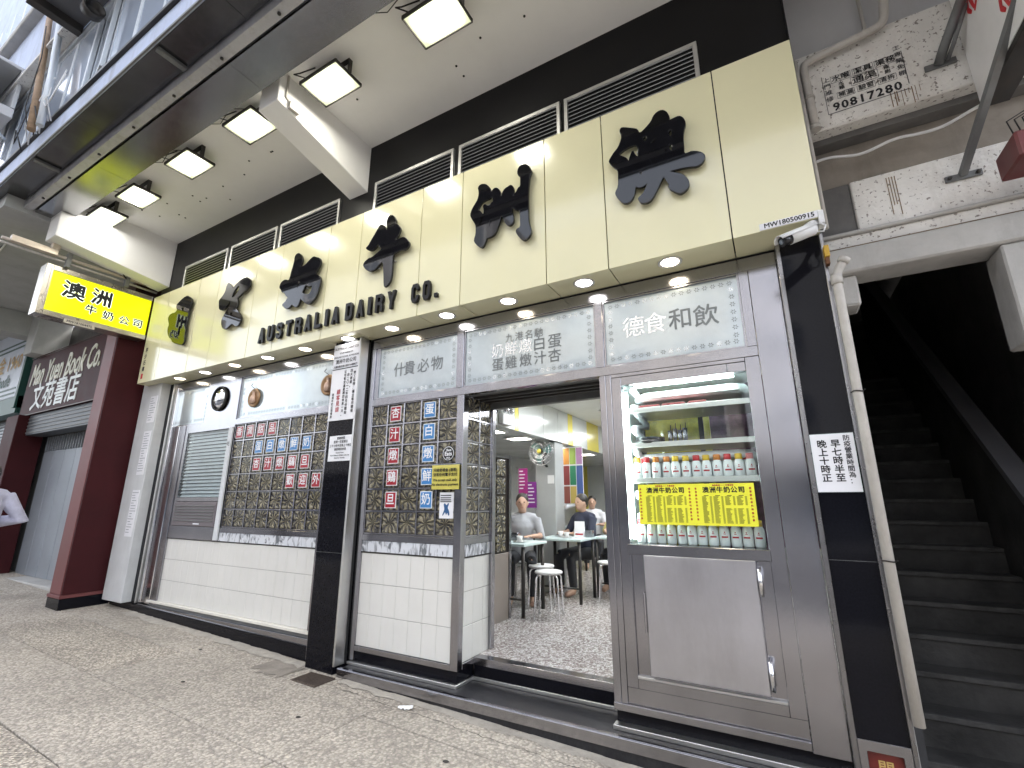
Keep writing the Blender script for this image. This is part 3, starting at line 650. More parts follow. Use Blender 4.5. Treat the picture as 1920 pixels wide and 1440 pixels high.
# floodlights under the canopy
FLN = ['rightmost', 'second from right', 'third from right', 'third from left', 'second from left', 'leftmost']
FLP = [(-1.879, 2.168), (-3.081, 2.162), (-4.175, 2.10), (-5.291, 2.10), (-6.457, 2.10), (-7.3, 2.10)]
FLOODW = flat('floodlight_lens', (1, 1, 1), .4, emit=(1, .96, .85), estr=7.2)
FLOODC = flat('floodlight_lens_cool', (1, 1, 1), .4, emit=(1, .98, .96), estr=3.5)
FRIM = flat('floodlight_inner', (.35, .37, .27), .4, emit=(.95, 1, .62), estr=.085)
for k, (x, y) in enumerate(FLP):
    t = thing('floodlight', 'square lit floodlight on a bracket under the white canopy, ' + FLN[k] + ' of six', 'light', (x, y, CZ), 'floodlights under the canopy')
    z = 5.19
    h = MB().box(x - .235, x + .235, y - .15, y - .140, z - .012, z + .022).box(x - .235, x + .235, y + .140, y + .15, z - .012, z + .022)
    h.box(x - .235, x - .225, y - .14, y + .14, z - .012, z + .022).box(x + .225, x + .235, y - .14, y + .14, z - .012, z + .022)
    h.box(x - .2245, x + .2245, y - .1395, y + .1395, z + .012, z + .022).box(x - .15, x + .15, y - .10, y + .10, z + .0225, z + .06)
    h.build('housing', DARKM, t, bevel=.004)
    box('diffuser', x - .2245, x + .2245, y - .1395, y + .1395, z + .000, z + .006, FRIM, t, 0)
    box('lens', x - .165, x + .165, y - .09, y + .09, z - .020, z - .001, FLOODW if k < 5 else FLOODC, t, 0)
    MB().box(x + .236, x + .242, y - .02, y + .02, z, CZ - .004).box(x - .242, x - .236, y - .02, y + .02, z, CZ - .004).box(x - .242, x + .242, y - .02, y + .02, CZ - .004, CZ - .001).build('bracket', DARKM, t)
    tube('cable', [(x - .18, y - .12, z + .05), (x - .26, y - .19, z + .07), (x - .24, y - .15, z + .11), (x - .1, y - .1, CZ - .005)], .006, RUBBER, t, 6)
spot = MB().lathe([(.0, -.006), (.009, -.006), (.011, 0), (.0, 0)], n=8).mesh('screw_hole', RUBBER)
rz = random.Random(21)
for i in range(26): piece('screw_hole', spot, can, (rz.uniform(-7.2, .2), rz.choice([2.35, 2.42, 2.55]) + rz.uniform(-.05, .25), CZ))
for i, x in enumerate((-2.45, -4.75, -5.9)): tube('wire', [(x, 1.92, CZ - .006), (x + .2, 2.0, CZ - .03), (x + .45, 1.95, CZ - .006), (x + .6, 2.02, CZ - .02)], .004, RUBBER, can, 5)
tube_c = thing('conduit', 'thin grey conduit with a junction box on the middle canopy beam', 'conduit', (-3.46, 1.95, 5.0))
tube('pipe', [(-3.46, 2.0, 5.33), (-3.46, 2.0, 5.10), (-3.46, 2.06, 5.07)], .012, PIPE, tube_c, 8)
box('junction_box', -3.468, -3.43, 2.03, 2.13, 5.0, 5.08, PIPE, tube_c, .004)
# ================================================================ SHOP FRONT: shared pieces
BP, BR = .208, .2008
blk = MB().box(-.093, .093, -.012, .012, -.089, .089).mesh('glass_block', BLOCK, .007, 2)
tilem = MB().box(-.0745, .0745, -.004, .004, -.127, .127).mesh('tile', TILE, .0018)
def block_wall(t, x0, nx, z0, nz, px, pz, face='-Y', plane=W + .03):
    """rows of glass blocks in steel glazing bars"""
    for i in range(nx):
        for j in range(nz):
            u = x0 + (i + .5) * px; z = z0 + (j + .5) * pz
            if face == '-Y': piece('glass_block', blk, t, (u, plane, z))
            else:
                o = piece('glass_block', blk, t, (plane, u, z)); o.rotation_euler = (0, 0, R(90))
    w = nx * px; h = nz * pz
    if face == '-Y':
        box('block_backing', x0, x0 + w, plane + .004, plane + .012, z0, z0 + h, BLOCKRIM, t, 0)
        for i in range(nx + 1):
            u = x0 + i * px; box('glazing_bar', u - .008, u + .008, plane - .022, plane + .003, z0, z0 + h, STEELV, t, .002)
        for j in range(nz + 1):
            z = z0 + j * pz; box('glazing_bar', x0, x0 + w, plane - .0195, plane + .003, z - .008, z + .008, STEEL, t, .002)
    else:
        box('block_backing', plane - .012, plane - .004, x0, x0 + w, z0, z0 + h, BLOCKRIM, t, 0)
        for i in range(nx + 1):
            u = x0 + i * px; box('glazing_bar', plane - .003, plane + .018, u - .008, u + .008, z0, z0 + h, STEELV, t, .002)
        for j in range(nz + 1):
            z = z0 + j * pz; box('glazing_bar', plane - .003, plane + .0155, x0, x0 + w, z - .008, z + .008, STEEL, t, .002)
def etched_border(t, x0, x1, z0, z1, y, n_seed):
    rnd = random.Random(n_seed)
    for mi, m in ((0, ETCH), (1, SILVER)):
        s = MB()
        def motif(x, z):
            if (rnd.random() < .28) != (mi == 1): return
            for k in range(6):
                a = k * math.pi / 3; r = .011
                cx, cz = x + math.cos(a) * r, z + math.sin(a) * r
                q = [(cx + math.cos(a + b) * rr, y - .0012, cz + math.sin(a + b) * rr) for b, rr in ((0, .010), (1.57, .0042), (3.14, .006), (4.71, .0042))]
                s.quad(*q)
        rnd = random.Random(n_seed)
        n = int((x1 - x0 - .12) / .05)
        for i in range(n + 1):
            for z in (z0 + .055, z1 - .055): motif(x0 + .06 + i * (x1 - x0 - .12) / n, z)
        n = int((z1 - z0 - .2) / .05)
        for i in range(n + 1):
            for x in (x0 + .055, x1 - .055): motif(x, z0 + .1 + i * (z1 - z0 - .2) / n)
        if s.v: tag(s.build('etched_border', m, t), kind='stuff')
def transom(name, label, x0, x1, z0, z1, rows):
    t = thing(name, label, 'window', ((x0 + x1) / 2, W, z0))
    y = W + .022
    box('pane', x0, x1, y, y + .006, z0, z1, FROST, t, 0)
    MB().box(x0, x0 + .012, y - .014, y - .001, z0, z1).box(x1 - .012, x1, y - .014, y - .001, z0, z1).box(x0 + .012, x1 - .012, y - .014, y - .001, z0, z0 + .012).box(x0 + .012, x1 - .012, y - .014, y - .001, z1 - .012, z1).build('bead', STEEL, t)
    etched_border(t, x0, x1, z0, z1, y, int(abs(x0) * 100))
    for (s, xs_, z, size, m) in rows:
        for c, x in zip(s, xs_): text('character', c, m, t, (x, y - .0015, z), size, bold=size * .010)
    return t
transom('transom_window', 'frosted transom pane etched with four large Chinese characters, above the drinks fridge', -1.03, -.064, 2.535, 3.068,
        [('德食', (-.80, -.642), 2.81, .17, SILVER), ('和', (-.463,), 2.81, .17, ETCH), ('飲', (-.294,), 2.80, .17, ETCH)])
transom('transom_window', 'frosted transom pane with three rows of etched characters, above the open doorway', -2.335, -1.092, 2.535, 3.068,
        [('九港名馳', (-1.87, -1.775, -1.68, -1.59), 2.915, .085, ETCH), ('奶鮮燉', (-1.987, -1.854, -1.715), 2.815, .13, SILVER), ('白蛋', (-1.586, -1.446), 2.815, .13, ETCH),
         ('蛋雞燉汁杏', (-1.987, -1.854, -1.715, -1.58, -1.45), 2.69, .12, ETCH)])
transom('transom_window', 'frosted transom pane etched with four faint characters, left of the doorway over glass blocks', -3.385, -2.405, 2.535, 3.068,
        [('什貴必物', (-3.118, -2.988, -2.816, -2.65), 2.80, .15, ETCH)])

# steel framing of the entrance bay
fr = thing('doorway', 'brushed steel framework around the open doorway, transom panes and fridge', 'doorway', (-1.7, W, .2))
box('head_rail', -3.50, .17, W, W + .06, 3.07, 3.165, STEEL, fr)
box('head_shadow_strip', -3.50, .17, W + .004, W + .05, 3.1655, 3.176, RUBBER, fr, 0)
box('transom_rail', -3.43, -.003, W - .004, W + .06, 2.467, 2.534, STEEL, fr)
box('post', -3.50, -3.4305, W - .002, W + .06, .20, 3.069, STEELV, fr)
box('post', -3.4302, -3.386, W + .01, W + .06, 2.535, 3.069, STEELV, fr)
box('mullion', -2.404, -2.336, W - .002, W + .055, 2.535, 3.069, STEELV, fr)
box('mullion', -1.091, -1.031, W - .002, W + .055, 2.535, 3.069, STEELV, fr)
box('mullion', -.063, -.004, W - .002, W + .055, 2.535, 3.069, STEELV, fr)
box('side_panel', -.002, .168, W - .006, W + .05, .255, 3.069, STEELV, fr)
box('corner_post', -2.389, -2.316, W - .003, W + .065, .279, 2.466, STEELV, fr)
box('door_post', -1.078, -1.031, W - .004, W + .07, .27, 2.466, STEELV, fr)
box('door_jamb', -2.36, -2.30, 3.745, 3.80, .325, 2.41, STEELV, fr)
box('inner_post', -1.17, -1.09, 3.62, 3.70, .325, 2.42, STEELV, fr)
box('inner_post', -1.088, -1.05, 3.36, 3.60, .30, 2.42, STEELV, fr)
MB().lathe([(.0, -.03), (.016, -.03), (.022, -.012), (.016, 0), (.0, 0)], (-1.13, 3.62, 1.02), 14, 'y').build('knob', CHROME, fr)
box('head_soffit', -2.316, -1.08, W + .062, 3.73, 2.468, 2.50, GREYM, fr, 0)
for y in (3.42, 3.52, 3.62): box('door_track', -2.31, -1.085, y, y + .03, 2.445, 2.467, DARKM, fr)
box('door_lintel', -2.36, -1.05, 3.735, 3.80, 2.411, 2.50, GREYM, fr)
box('sill', -2.316, -1.08, 3.51, 3.60, .27, .326, STEEL, fr)

# ---- right-hand glass block bay beside the door
bay = thing('shop_window', 'tall glass block window over cream tiles, between the black pillar and the doorway', 'window', (-2.9, W, .2))
block_wall(bay, -3.43, 5, 1.262, 6, BP, BR)
block_wall(bay, 3.347, 2, 1.262, 6, .199, BR, '+X', -2.335)
box('rail', -3.43, -2.39, W, W + .05, 1.20, 1.2535, STEEL, bay); box('rail', -2.38, -2.318, 3.347, 3.745, 1.20, 1.2535, STEEL, bay)
box('marble_strip', -3.43, -2.39, W + .004, W + .04, 1.104, 1.1985, MARBLE, bay); box('marble_strip', -2.37, -2.322, 3.347, 3.745, 1.104, 1.1985, MARBLE, bay)
box('joint', -3.43, -2.39, W + .006, W + .04, 1.093, 1.1035, DARKM, bay, 0); box('joint', -2.37, -2.324, 3.347, 3.745, 1.093, 1.1035, DARKM, bay, 0)
box('grout_bed', -3.43, -2.39, W + .018, W + .05, .318, 1.0925, GROUT, bay, 0); box('grout_bed', -2.37, -2.334, 3.347, 3.745, .318, 1.0925, GROUT, bay, 0)
for j in range(3):
    z = .3185 + (j + .5) * .258
    for i in range(7):
        xc = -2.39 - (i + .5) * .1505
        if i < 6: piece('tile', tilem, bay, (xc, W + .0155 + random.uniform(-.0006, .0006), z))
        else: box('tile', -3.429, -2.39 - 6 * .1505 - .001, W + .0115, W + .0195, z - .127, z + .127, TILE, bay, .0018)
    for i in range(2):
        o = piece('tile', tilem, bay, (-2.332, 3.424 + i * .1505, z)); o.rotation_euler = (0, 0, R(90))
    box('tile', -2.336, -2.328, 3.652, 3.744, z - .127, z + .127, TILE, bay, .0018)
box('bottom_rail', -3.43, -2.39, W - .001, W + .05, .277, .3175, STEEL, bay); box('bottom_rail', -2.38, -2.316, 3.347, 3.745, .277, .3175, STEEL, bay)
box('skirting', -3.49, -2.325, W + .012, W + .05, .19, .2765, GRANITE, bay, 0); box('skirting', -2.37, -2.328, 3.331, 3.52, .19, .2765, GRANITE, bay, 0)

# ---- step in front of the entrance
step = thing('entrance_step', 'low black granite step edged with steel along the shop entrance', 'step', (-1.5, 3.2, 0))
stp = MB().prism([(3.153, -.2), (3.153, .1645), (3.7, .1645), (3.7, -.2)], 'x', -3.46, .20); stp.build('tread', GRANITE_WORN, step)
box('nosing', -3.47, .20, 3.142, 3.1525, .101, .166, STEEL, step); box('nosing', -3.47, .20, 3.1525, 3.185, .1645, .1675, STEEL, step)
box('trim', -3.49, -2.312, 3.262, 3.33, .1655, .19, ALU, step); box('trim', -2.325, -2.31, 3.331, 3.505, .1655, .19, ALU, step); box('trim', -2.31, -1.08, 3.495, 3.51, .1655, .19, ALU, step)
box('riser', -2.31, -1.08, 3.5105, 3.56, .19, .27, GRANITE, step, 0)
box('trim', -1.08, .17, 3.235, 3.30, .1655, .192, ALU, step)

# ---- left-hand bay of the shop
lb = thing('shop_window', 'long glass block window over cream tiles, left of the tall black pillar', 'window', (-5.5, W, .2))
block_wall(lb, -5.745, 8, 1.262, 6, .2106, .2008)
box('head_rail', -7.36, -3.90, W, W + .06, 3.07, 3.165, STEEL, lb); box('transom_rail', -5.745, -3.90, W - .003, W + .06, 2.467, 2.534, STEEL, lb)
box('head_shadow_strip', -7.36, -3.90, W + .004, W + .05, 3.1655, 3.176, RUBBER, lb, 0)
box('rail', -5.745, -3.95, W, W + .05, 1.20, 1.2535, STEEL, lb); box('marble_strip', -5.745, -3.95, W + .004, W + .04, 1.104, 1.1985, MARBLE, lb)
box('joint', -7.05, -3.95, W + .006, W + .04, 1.093, 1.1035, DARKM, lb, 0)
box('edge_strip', -4.06, -4.035, W - .006, W + .03, .36, 2.466, STEELV, lb)
box('grout_bed', -7.05, -4.035, W + .018, W + .05, .36, 1.0925, GROUT, lb, 0)
for j in range(3):
    z = .3605 + (j + .5) * .244
    tl = MB().box(-.0745, .0745, -.004, .004, -.120, .120).mesh('tile', TILE, .0018)
    for i in range(20): piece('tile', tl, lb, (-4.036 - (i + .5) * .1505, W + .0155 + random.uniform(-.0006, .0006), z))
box('ledge', -7.05, -3.95, W - .03, W + .03, .335, .36, mat('pale_ledge', (.72, .69, .62), .35), lb)
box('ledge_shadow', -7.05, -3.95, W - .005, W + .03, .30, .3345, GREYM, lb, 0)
box('kick_rail', -7.25, -3.93, W - .035, W + .03, .245, .30, STEEL, lb)
MB().prism([(-7.95, g(-7.95) - .06), (-3.9, g(-3.9) - .06), (-3.9, .244), (-7.95, .30)], 'y', W - .045, W + .03).build('plinth', GRANITE, lb)
t0 = transom('transom_window', 'pale frosted transom pane with etched flower border and two round hanging badges, left bay', -5.735, -4.04, 2.535, 3.068, [])
t0x = transom('transom_window', 'narrow faded frosted pane at the far left end of the shop front', -7.30, -6.46, 2.55, 3.068, [])
box('mirror_panel', -6.455, -5.74, W - .003, W + .04, 2.43, 3.069, STEELV, lb)
# louvred window and air conditioner at the left end
lw = thing('louvre_window', 'louvred window with grey blinds beside the left glass block wall', 'window', (-6.4, W, 1.3))
box('frame', -6.86, -6.80, W, W + .05, 1.19, 2.55, STEELV, lw); box('frame', -6.80, -5.83, W, W + .05, 2.43, 2.549, STEEL, lw); box('frame', -6.80, -5.83, W, W + .05, 1.55, 1.60, STEEL, lw)
BLIND = mat('grey_blind', (.44, .46, .50), .4, 0, var=.1, scale=5)
sl = MB().prism([(-.014, -.020), (-.009, -.023), (.014, .012), (.009, .016)], 'x', -.465, .465).mesh('slat', BLIND)
for i in range(19): piece('slat', sl, lw, (-6.32, W + .035, 1.625 + i * .0435))
box('backing', -6.80, -5.83, W + .085, W + .10, 1.25, 2.43, RUBBER, lw, 0)
box('pane', -6.80, -5.83, W + .012, W + .016, 1.60, 2.43, GLASS, lw, 0)
ac = thing('air_conditioner', 'dark brown louvred air conditioner below the blinds at the shop front', 'air conditioner', (-6.3, W, 1.25))
box('casing', -6.79, -5.85, W - .02, W + .07, 1.255, 1.545, mat('brown_grey_plastic', (.15, .13, .14), .4), ac, .008)
ls = MB().box(-.44, .44, -.006, .006, -.006, .006).mesh('louvre', GREYM, .002)
for i in range(6): piece('louvre', ls, ac, (-6.32, W - .024, 1.32 + i * .035))
box('badge', -6.29, -6.16, W - .023, W - .0205, 1.278, 1.292, WHITEINK, ac, 0)
box('sill', -6.86, -5.83, W - .005, W + .05, 1.104, 1.254, STEEL, lw)
ws = thing('white_board', 'narrow white vertical board between the blinds and the glass blocks', 'board', (-5.79, W, 1.11))
box('board', -5.828, -5.748, W - .02, W + .0, 1.11, 2.44, mat('old_white_board', (.62, .64, .66), .5, dirt=.3), ws)
text('character', '吃', INK, ws, (-5.79, W - .0215, 2.23), .06)
# chrome corner column and the shop's left end wall
cc = thing('steel_column', 'polished steel clad column at the left end of the shop front', 'column', (-7.05, W, .3))
for i, (a, b, m) in enumerate(((-6.99, -6.865, STEELV), (-7.10, -6.995, CHROME), (-7.20, -7.105, STEELV), (-7.26, -7.205, CHROME))):
    box('cladding', a, b, W - .012 - .012 * (i % 2), W + .06, .31, 2.545 if i < 3 else 3.1, m, cc, .006)
box('frame_post', -7.42, -7.305, W - .03, W + .06, .30, 3.17, GRANITE, cc); box('trim', -7.304, -7.285, W - .045, W + .06, .30, 3.17, ALU, cc)
FADED = flat('faded_print', (.30, .31, .34), .6)
wcol = thing('white_column', 'grey white painted column with faded notices at the left end of the shop', 'column', (-7.7, 3.15, .2))
box('shaft', -7.95, -7.43, 3.14, 3.6, .30, 3.3, mat('aged_white_paint', (.60, .61, .62), .5, 0, var=.08, dirt=.35, dcol=(.33, .32, .31)), wcol, .006)
for z0, z1 in ((1.9, 2.5), (2.62, 3.0), (1.1, 1.7)):
    box('notice', -7.66, -7.47, 3.134, 3.1395, z0, z1, PAPER, wcol, 0)
    for k in range(int((z1 - z0) / .034) - 1): box('print', -7.65 + random.random() * .03, -7.48 - random.random() * .09, 3.132, 3.1335, z1 - .04 - k * .034, z1 - .032 - k * .034, FADED, wcol, 0)
# round mirror and two badges
mr = thing('convex_mirror', 'round convex mirror with a black rim on the steel panel, left of the badges', 'mirror', (-6.14, 3.22, 2.67))
MB().lathe([(.0, -.055), (.05, -.05), (.10, -.034), (.135, -.012), (.14, 0)], (-6.14, W - .005, 2.835), 28, 'y').build('glass', flat('mirror_glass', (.85, .87, .9), .02, 1.), mr)
MB().lathe([(.140, -.03), (.158, -.03), (.165, -.012), (.160, 0), (.140, 0), (.140, -.03)], (-6.14, W - .006, 2.835), 28, 'y').build('rim', RUBBER, mr)
for k, (x, lab) in enumerate(((-5.43, 'round bronze bottle badge hanging on a cord at the left of the pale transom'), (-4.11, 'round bronze bottle badge half hidden behind the white pillar notice'))):
    t = thing('hanging_badge', lab, 'badge', (x, W - .01, 2.65), 'bronze bottle badges')
    MB().lathe([(.0, -.014), (.095, -.014), (.112, -.02), (.118, -.008), (.112, 0), (.0, 0)], (x, W + .012, 2.772), 26, 'y').build('disc', mat('bronze', (.28, .17, .085), .35, .7), t)
    MB().lathe([(.0, 0), (.036, 0), (.038, .05), (.03, .09), (.017, .105), (.017, .14), (.022, .145), (.0, .147)], (x, W - .006, 2.70), 14).build('bottle_relief', mat('pale_copper', (.62, .44, .34), .4, .4), t)
    tube('cord', [(x - .05, W - .003, 2.96), (x - .08, W - .003, 2.93), (x, W - .003, 2.885)], .004, GREYINK, t, 5)

# ================================================================ BLACK PILLARS
p1_ = thing('black_pillar', 'tall polished black granite pillar with white notices, left of the doorway', 'pillar', (-3.7, 3.2, .1))
MB().prism([(-3.885, g(-3.885) - .05), (-3.53, g(-3.53) - .05), (-3.53, 3.17), (-3.885, 3.17)], 'y', 3.15, 3.5).build('shaft', GRANITE, p1_, bevel=.002)
box('trim', -3.529, -3.508, 3.142, 3.27, .17, 3.17, ALU, p1_); box('trim', -3.507, -3.5005, 3.25, 3.27, .17, 3.17, RUBBER, p1_, 0)
box('trim', -3.902, -3.8855, 3.16, 3.30, .17, 3.17, STEELV, p1_)
box('joint', -3.88, -3.53, 3.1485, 3.1499, 1.09, 1.092, GREYM, p1_, 0)
TRIMS = steelmat('worn_trim_steel', (.26, .255, .26), .28, (8, 8, 1))
p2_ = thing('black_pillar', 'polished black pillar with steel edges between the fridge and the dark stairway', 'pillar', (.3, 3.2, .1))
box('shaft', .196, .412, 3.20, 3.55, .40, 3.17, GRANITE, p2_, 0)
box('trim', .171, .1955, 3.19, 3.30, -.05, 3.17, TRIMS, p2_); box('trim', .4125, .432, 3.185, 3.30, -.05, 3.17, TRIMS, p2_)
box('side', .4125, .45, 3.3005, 3.60, -.05, 3.17, CONC, p2_, 0)
box('joint', .197, .411, 3.1985, 3.1998, 1.24, 1.242, GREYM, p2_, 0)
# little door-god niche at the foot of the pillar
nc = thing('doorway_shrine', 'small red plaque with gold characters set in a steel niche at the pillar foot', 'shrine', (.3, 3.2, 0))
MB().prism([(.196, -.05), (.232, -.05), (.232, .35), (.376, .35), (.376, -.05), (.412, -.05), (.412, .398), (.196, .398)], 'y', 3.195, 3.26).build('niche', STEEL, nc, bevel=.002)
box('plaque', .2325, .3755, 3.225, 3.24, -.05, .3495, mat('dark_red_lacquer', (.16, .02, .015), .45, dirt=.3), nc, 0)
text('character', '門', GOLDINK, nc, (.303, 3.2235, .275), .07, bold=.001); text('character', '口', GOLDINK, nc, (.303, 3.2235, .175), .065, bold=.001)
# notice on the right pillar
nt_ = thing('opening_hours_notice', 'white notice with three columns of Chinese writing on the right black pillar', 'notice', (.3, 3.19, 1.6))
box('paper', .197, .405, 3.1905, 3.1935, 1.60, 1.925, PAPER, nt_, 0)
MB().box(.193, .199, 3.187, 3.19, 1.59, 1.93).box(.402, .409, 3.187, 3.19, 1.59, 1.93).box(.199, .402, 3.187, 3.19, 1.592, 1.602).box(.199, .402, 3.187, 3.19, 1.922, 1.93).build('tape', GLASS, nt_)
vtext('lettering', '防疫營業時間為：', GREYINK, nt_, (.37, 3.19, 1.895), .034, .034, bold=.0008)
vtext('lettering', '早七時半至', INK, nt_, (.315, 3.19, 1.865), .048, .0475, bold=.0012); vtext('lettering', '晚上十時正', INK, nt_, (.25, 3.19, 1.865), .048, .0475, bold=.0012)
# notices on the left pillar
sg = thing('pillar_signboard', 'tall white signboard with black and red writing at the top of the left black pillar', 'sign', (-3.7, 3.14, 2.33))
box('board', -3.89, -3.515, 3.138, 3.149, 2.332, 3.135, PAPER, sg, .001)
box('rule', -3.885, -3.52, 3.1355, 3.1375, 2.862, 2.87, INK, sg, 0)
for s, z, h in (('AUSTRALIA DAIRY CO.', 3.085, .034), ('47-49 PARKES ST.', 3.035, .026), ('GROUND FLOOR, KOWLOON', 2.995, .026), ('澳洲牛奶公司', 2.945, .05), ('九龍佐敦白加士街47-49號地下', 2.892, .026)):
    text('lettering', s, GREYINK, sg, (-3.70, 3.1365, z), h, bold=.0009)
for s, x, z, h, m in (('勞工有例：僱主每月需有', -3.555, 2.80, .036, INK), ('四天假期。', -3.60, 2.825, .036, INK), ('由二〇一二年四月份開始', -3.645, 2.79, .036, INK), ('公司暫定逢星期四休息一天。', -3.69, 2.825, .034, INK), ('顧客見諒', -3.765, 2.62, .056, REDINK), ('澳洲牛奶公司餐飲', -3.845, 2.60, .03, INK)):
    vtext('lettering', s, m, sg, (x, 3.1365, z), h, bold=.0009)
n2 = thing('pillar_notice', 'small white typed notice below the signboard on the left black pillar', 'notice', (-3.68, 3.14, 1.93))
box('paper', -3.84, -3.515, 3.145, 3.149, 1.93, 2.178, PAPER, n2, 0)
for s, z, h in (('營業時間', 2.15, .028), ('星期一至星期日', 2.115, .028), ('上午七時半至晚上十時正', 2.078, .028), ('逢星期四休息', 2.043, .028), ('Business hours', 2.01, .018), ('From 7:30am to 10:00pm, every day', 1.985, .018), ('Closed on Thursday', 1.96, .018)):
    text('lettering', s, GREYINK, n2, (-3.677, 3.1435, z), h, bold=.0006)

# coloured character tiles stuck on the glass blocks
def char_tile(ch, colour, x, z, where, nth=''):
    t = thing('character_sign', '%s sign with white character %s, %s' % ('red' if colour is REDP else 'blue', ch, where), 'sign', (x, W + .016, z - .07), 'coloured character signs on the glass blocks')
    y = W + .012
    box('border', x - .066, x + .066, y - .0025, y + .003, z - .073, z + .073, WHITEINK, t, 0)
    box('panel', x - .059, x + .059, y - .0045, y - .003, z - .066, z + .066, colour, t, 0)
    text('character', ch, WHITEINK, t, (x, y - .0055, z), .105, bold=.0018)
TH = ['first', 'second', 'third', 'fourth', 'fifth']
cx = lambda i: -3.43 + (i + .5) * BP
cz = lambda r: 1.262 + (5 - r + .5) * BR
for r, ch in enumerate('杏汁燉鷄旦'): char_tile(ch, REDP, cx(1), cz(r), TH[r] + ' down in the red column beside the door')
for r, ch in enumerate('蛋白燉鮮奶'): char_tile(ch, BLUEP, cx(3), cz(r), TH[r] + ' down in the blue column beside the door')
lx = lambda i: -5.745 + (i + .5) * .2106
for i, ch in enumerate('香潤甜品'): char_tile(ch, REDP, lx(i), cz(0), TH[i] + ' from left in the top red row, left window')
for i, ch in enumerate('蛋白燉鮮奶'): char_tile(ch, BLUEP, lx(i + 2), cz(1), TH[i] + ' from left in the blue row, left window')
for i, ch in enumerate('杏汁燉鷄旦'): char_tile(ch, REDP, lx(i + 2), cz(2), TH[i] + ' from left in the middle red row, left window')
for i, ch in enumerate('歡迎外'): char_tile(ch, REDP, lx(i + 5), cz(3), TH[i] + ' from left in the lowest red row, left window')
# food award sticker, cash notice, poster
st = thing('round_sticker', 'round black award sticker with white lettering on the glass blocks beside the door', 'sticker', (-2.476, W, 1.88))
MB().lathe([(.0, -.004), (.066, -.004), (.066, 0), (.0, 0)], (-2.478, W + .016, 1.957), 28, 'y').build('disc', RUBBER, st)
MB().lathe([(.055, -.0055), (.060, -.0055), (.060, -.0045), (.055, -.0045), (.055, -.0055)], (-2.478, W + .016, 1.957), 28, 'y').build('ring', WHITEINK, st)
text('lettering', 'Best', WHITEINK, st, (-2.472, W + .0105, 1.985), .03, bold=.001); text('lettering', 'Eats', WHITEINK, st, (-2.478, W + .0105, 1.953), .048, bold=.0018); text('lettering', '2020', WHITEINK, st, (-2.478, W + .0105, 1.918), .022, bold=.0008)
cs = thing('cash_notice', 'yellow laminated cash only notice on the glass blocks beside the door', 'notice', (-2.48, W - .02, 1.65))
box('card', -2.625, -2.335, W - .018, W - .014, 1.65, 1.855, YELLOWP, cs, 0); box('sleeve', -2.63, -2.328, W - .0205, W - .0185, 1.645, 1.868, GLASS, cs, 0)
for s, z, h in (('只接受現金 (港幣)', 1.81, .032), ('沒有任何電子支付', 1.772, .032), ('We accept cash only', 1.728, .030), ('No electronic payment', 1.69, .030)):
    text('lettering', s, INK, cs, (-2.48, W - .0225, z), h, bold=.0009)
po = thing('small_poster', 'narrow white poster with a blue figure emblem below the yellow notice', 'poster', (-2.476, W, 1.41))
box('paper', -2.552, -2.405, W + .010, W + .014, 1.41, 1.625, PAPER, po, 0)
for z in (1.60, 1.58, 1.563, 1.548): box('print', -2.542, -2.415 - random.random() * .02, W + .0075, W + .0095, z - .004, z + .004, GREYINK, po, 0)
BLUEI = flat('blue_print', (.03, .10, .24), .5)
emb = shape([smooth_closed([(-.03, .045), (-.012, .05), (.0, .03), (.018, .052), (.03, .046), (.012, .012), (.03, -.01), (.036, -.05), (.022, -.052), (.012, -.025), (0, -.05), (-.012, -.02), (-.034, -.055), (-.042, -.048), (-.02, -.005), (-.022, .015)], 1)], .001, 0); emb.materials.clear(); emb.materials.append(BLUEI)
o = link(bpy.data.objects.new('emblem', emb), po, (-2.478, W + .009, 1.485)); o.rotation_euler = (R(90), 0, 0)
# ================================================================ DRINKS FRIDGE
fg = thing('display_fridge', 'tall steel display fridge with bottled milk behind glass, right of the doorway', 'fridge', (-.5, W, .2))
F0, F1 = -1.029, -.004
box('frame_side', F0, -.990, W - .003, W + .05, .307, 2.466, STEELV, fg); box('frame_side', -.989, -.917, W + .004, W + .05, .402, 2.44, STEELV, fg)
box('frame_side', -.0885, F1, W + .002, W + .05, .402, 2.466, STEELV, fg)
box('head_panel', -.9165, -.2, W + .005, W + .05, 2.378, 2.44, STEEL, fg); box('head_panel', -.1985, -.089, W + .0065, W + .05, 2.378, 2.44, STEEL, fg); box('head_rail', -.989, -.089, W - .002, W + .05, 2.441, 2.466, STEEL, fg)
box('sill_rail', -.93, -.08, W - .024, W + .05, 1.205, 1.272, STEEL, fg, .004)
box('lower_recess', -.9165, -.089, W + .022, W + .05, .475, 1.204, STEELV, fg, 0)
box('recess_ledge', -.9165, -.089, W - .002, W + .03, .46, .4745, ALU, fg)
box('lower_rail', -.9165, -.089, W + .003, W + .05, .402, .4595, STEEL, fg)
box('base_panel', -.989, F1, W + .008, W + .05, .307, .4015, STEEL, fg)
box('base_rail', -1.078, -.003, W - .016, W + .05, .266, .306, STEEL, fg)
box('toe_kick', -1.07, .17, W + .02, W + .06, .192, .2655, GRANITE, fg, 0)
DOORS = steelmat('fridge_door_steel', (.56, .555, .59), .34, (6, 6, 1))
dr = box('door', -.826, -.167, 3.248, 3.276, .498, 1.207, DOORS, fg, .004)
dr['label'] = 'smooth steel lower fridge door'
for z in (.60, 1.09):
    hb = MB().box(-.160, -.150, 3.252, 3.30, z - .07, z + .07).build('hinge', CHROME, dr, bevel=.003)
    tube('hinge_pin', [(-.152, 3.245, z - .075), (-.152, 3.245, z + .075)], .013, CHROME, dr, 12)
MB().box(-.842, -.830, 3.235, 3.262, .74, .98).build('handle', STEELV, dr, bevel=.004)
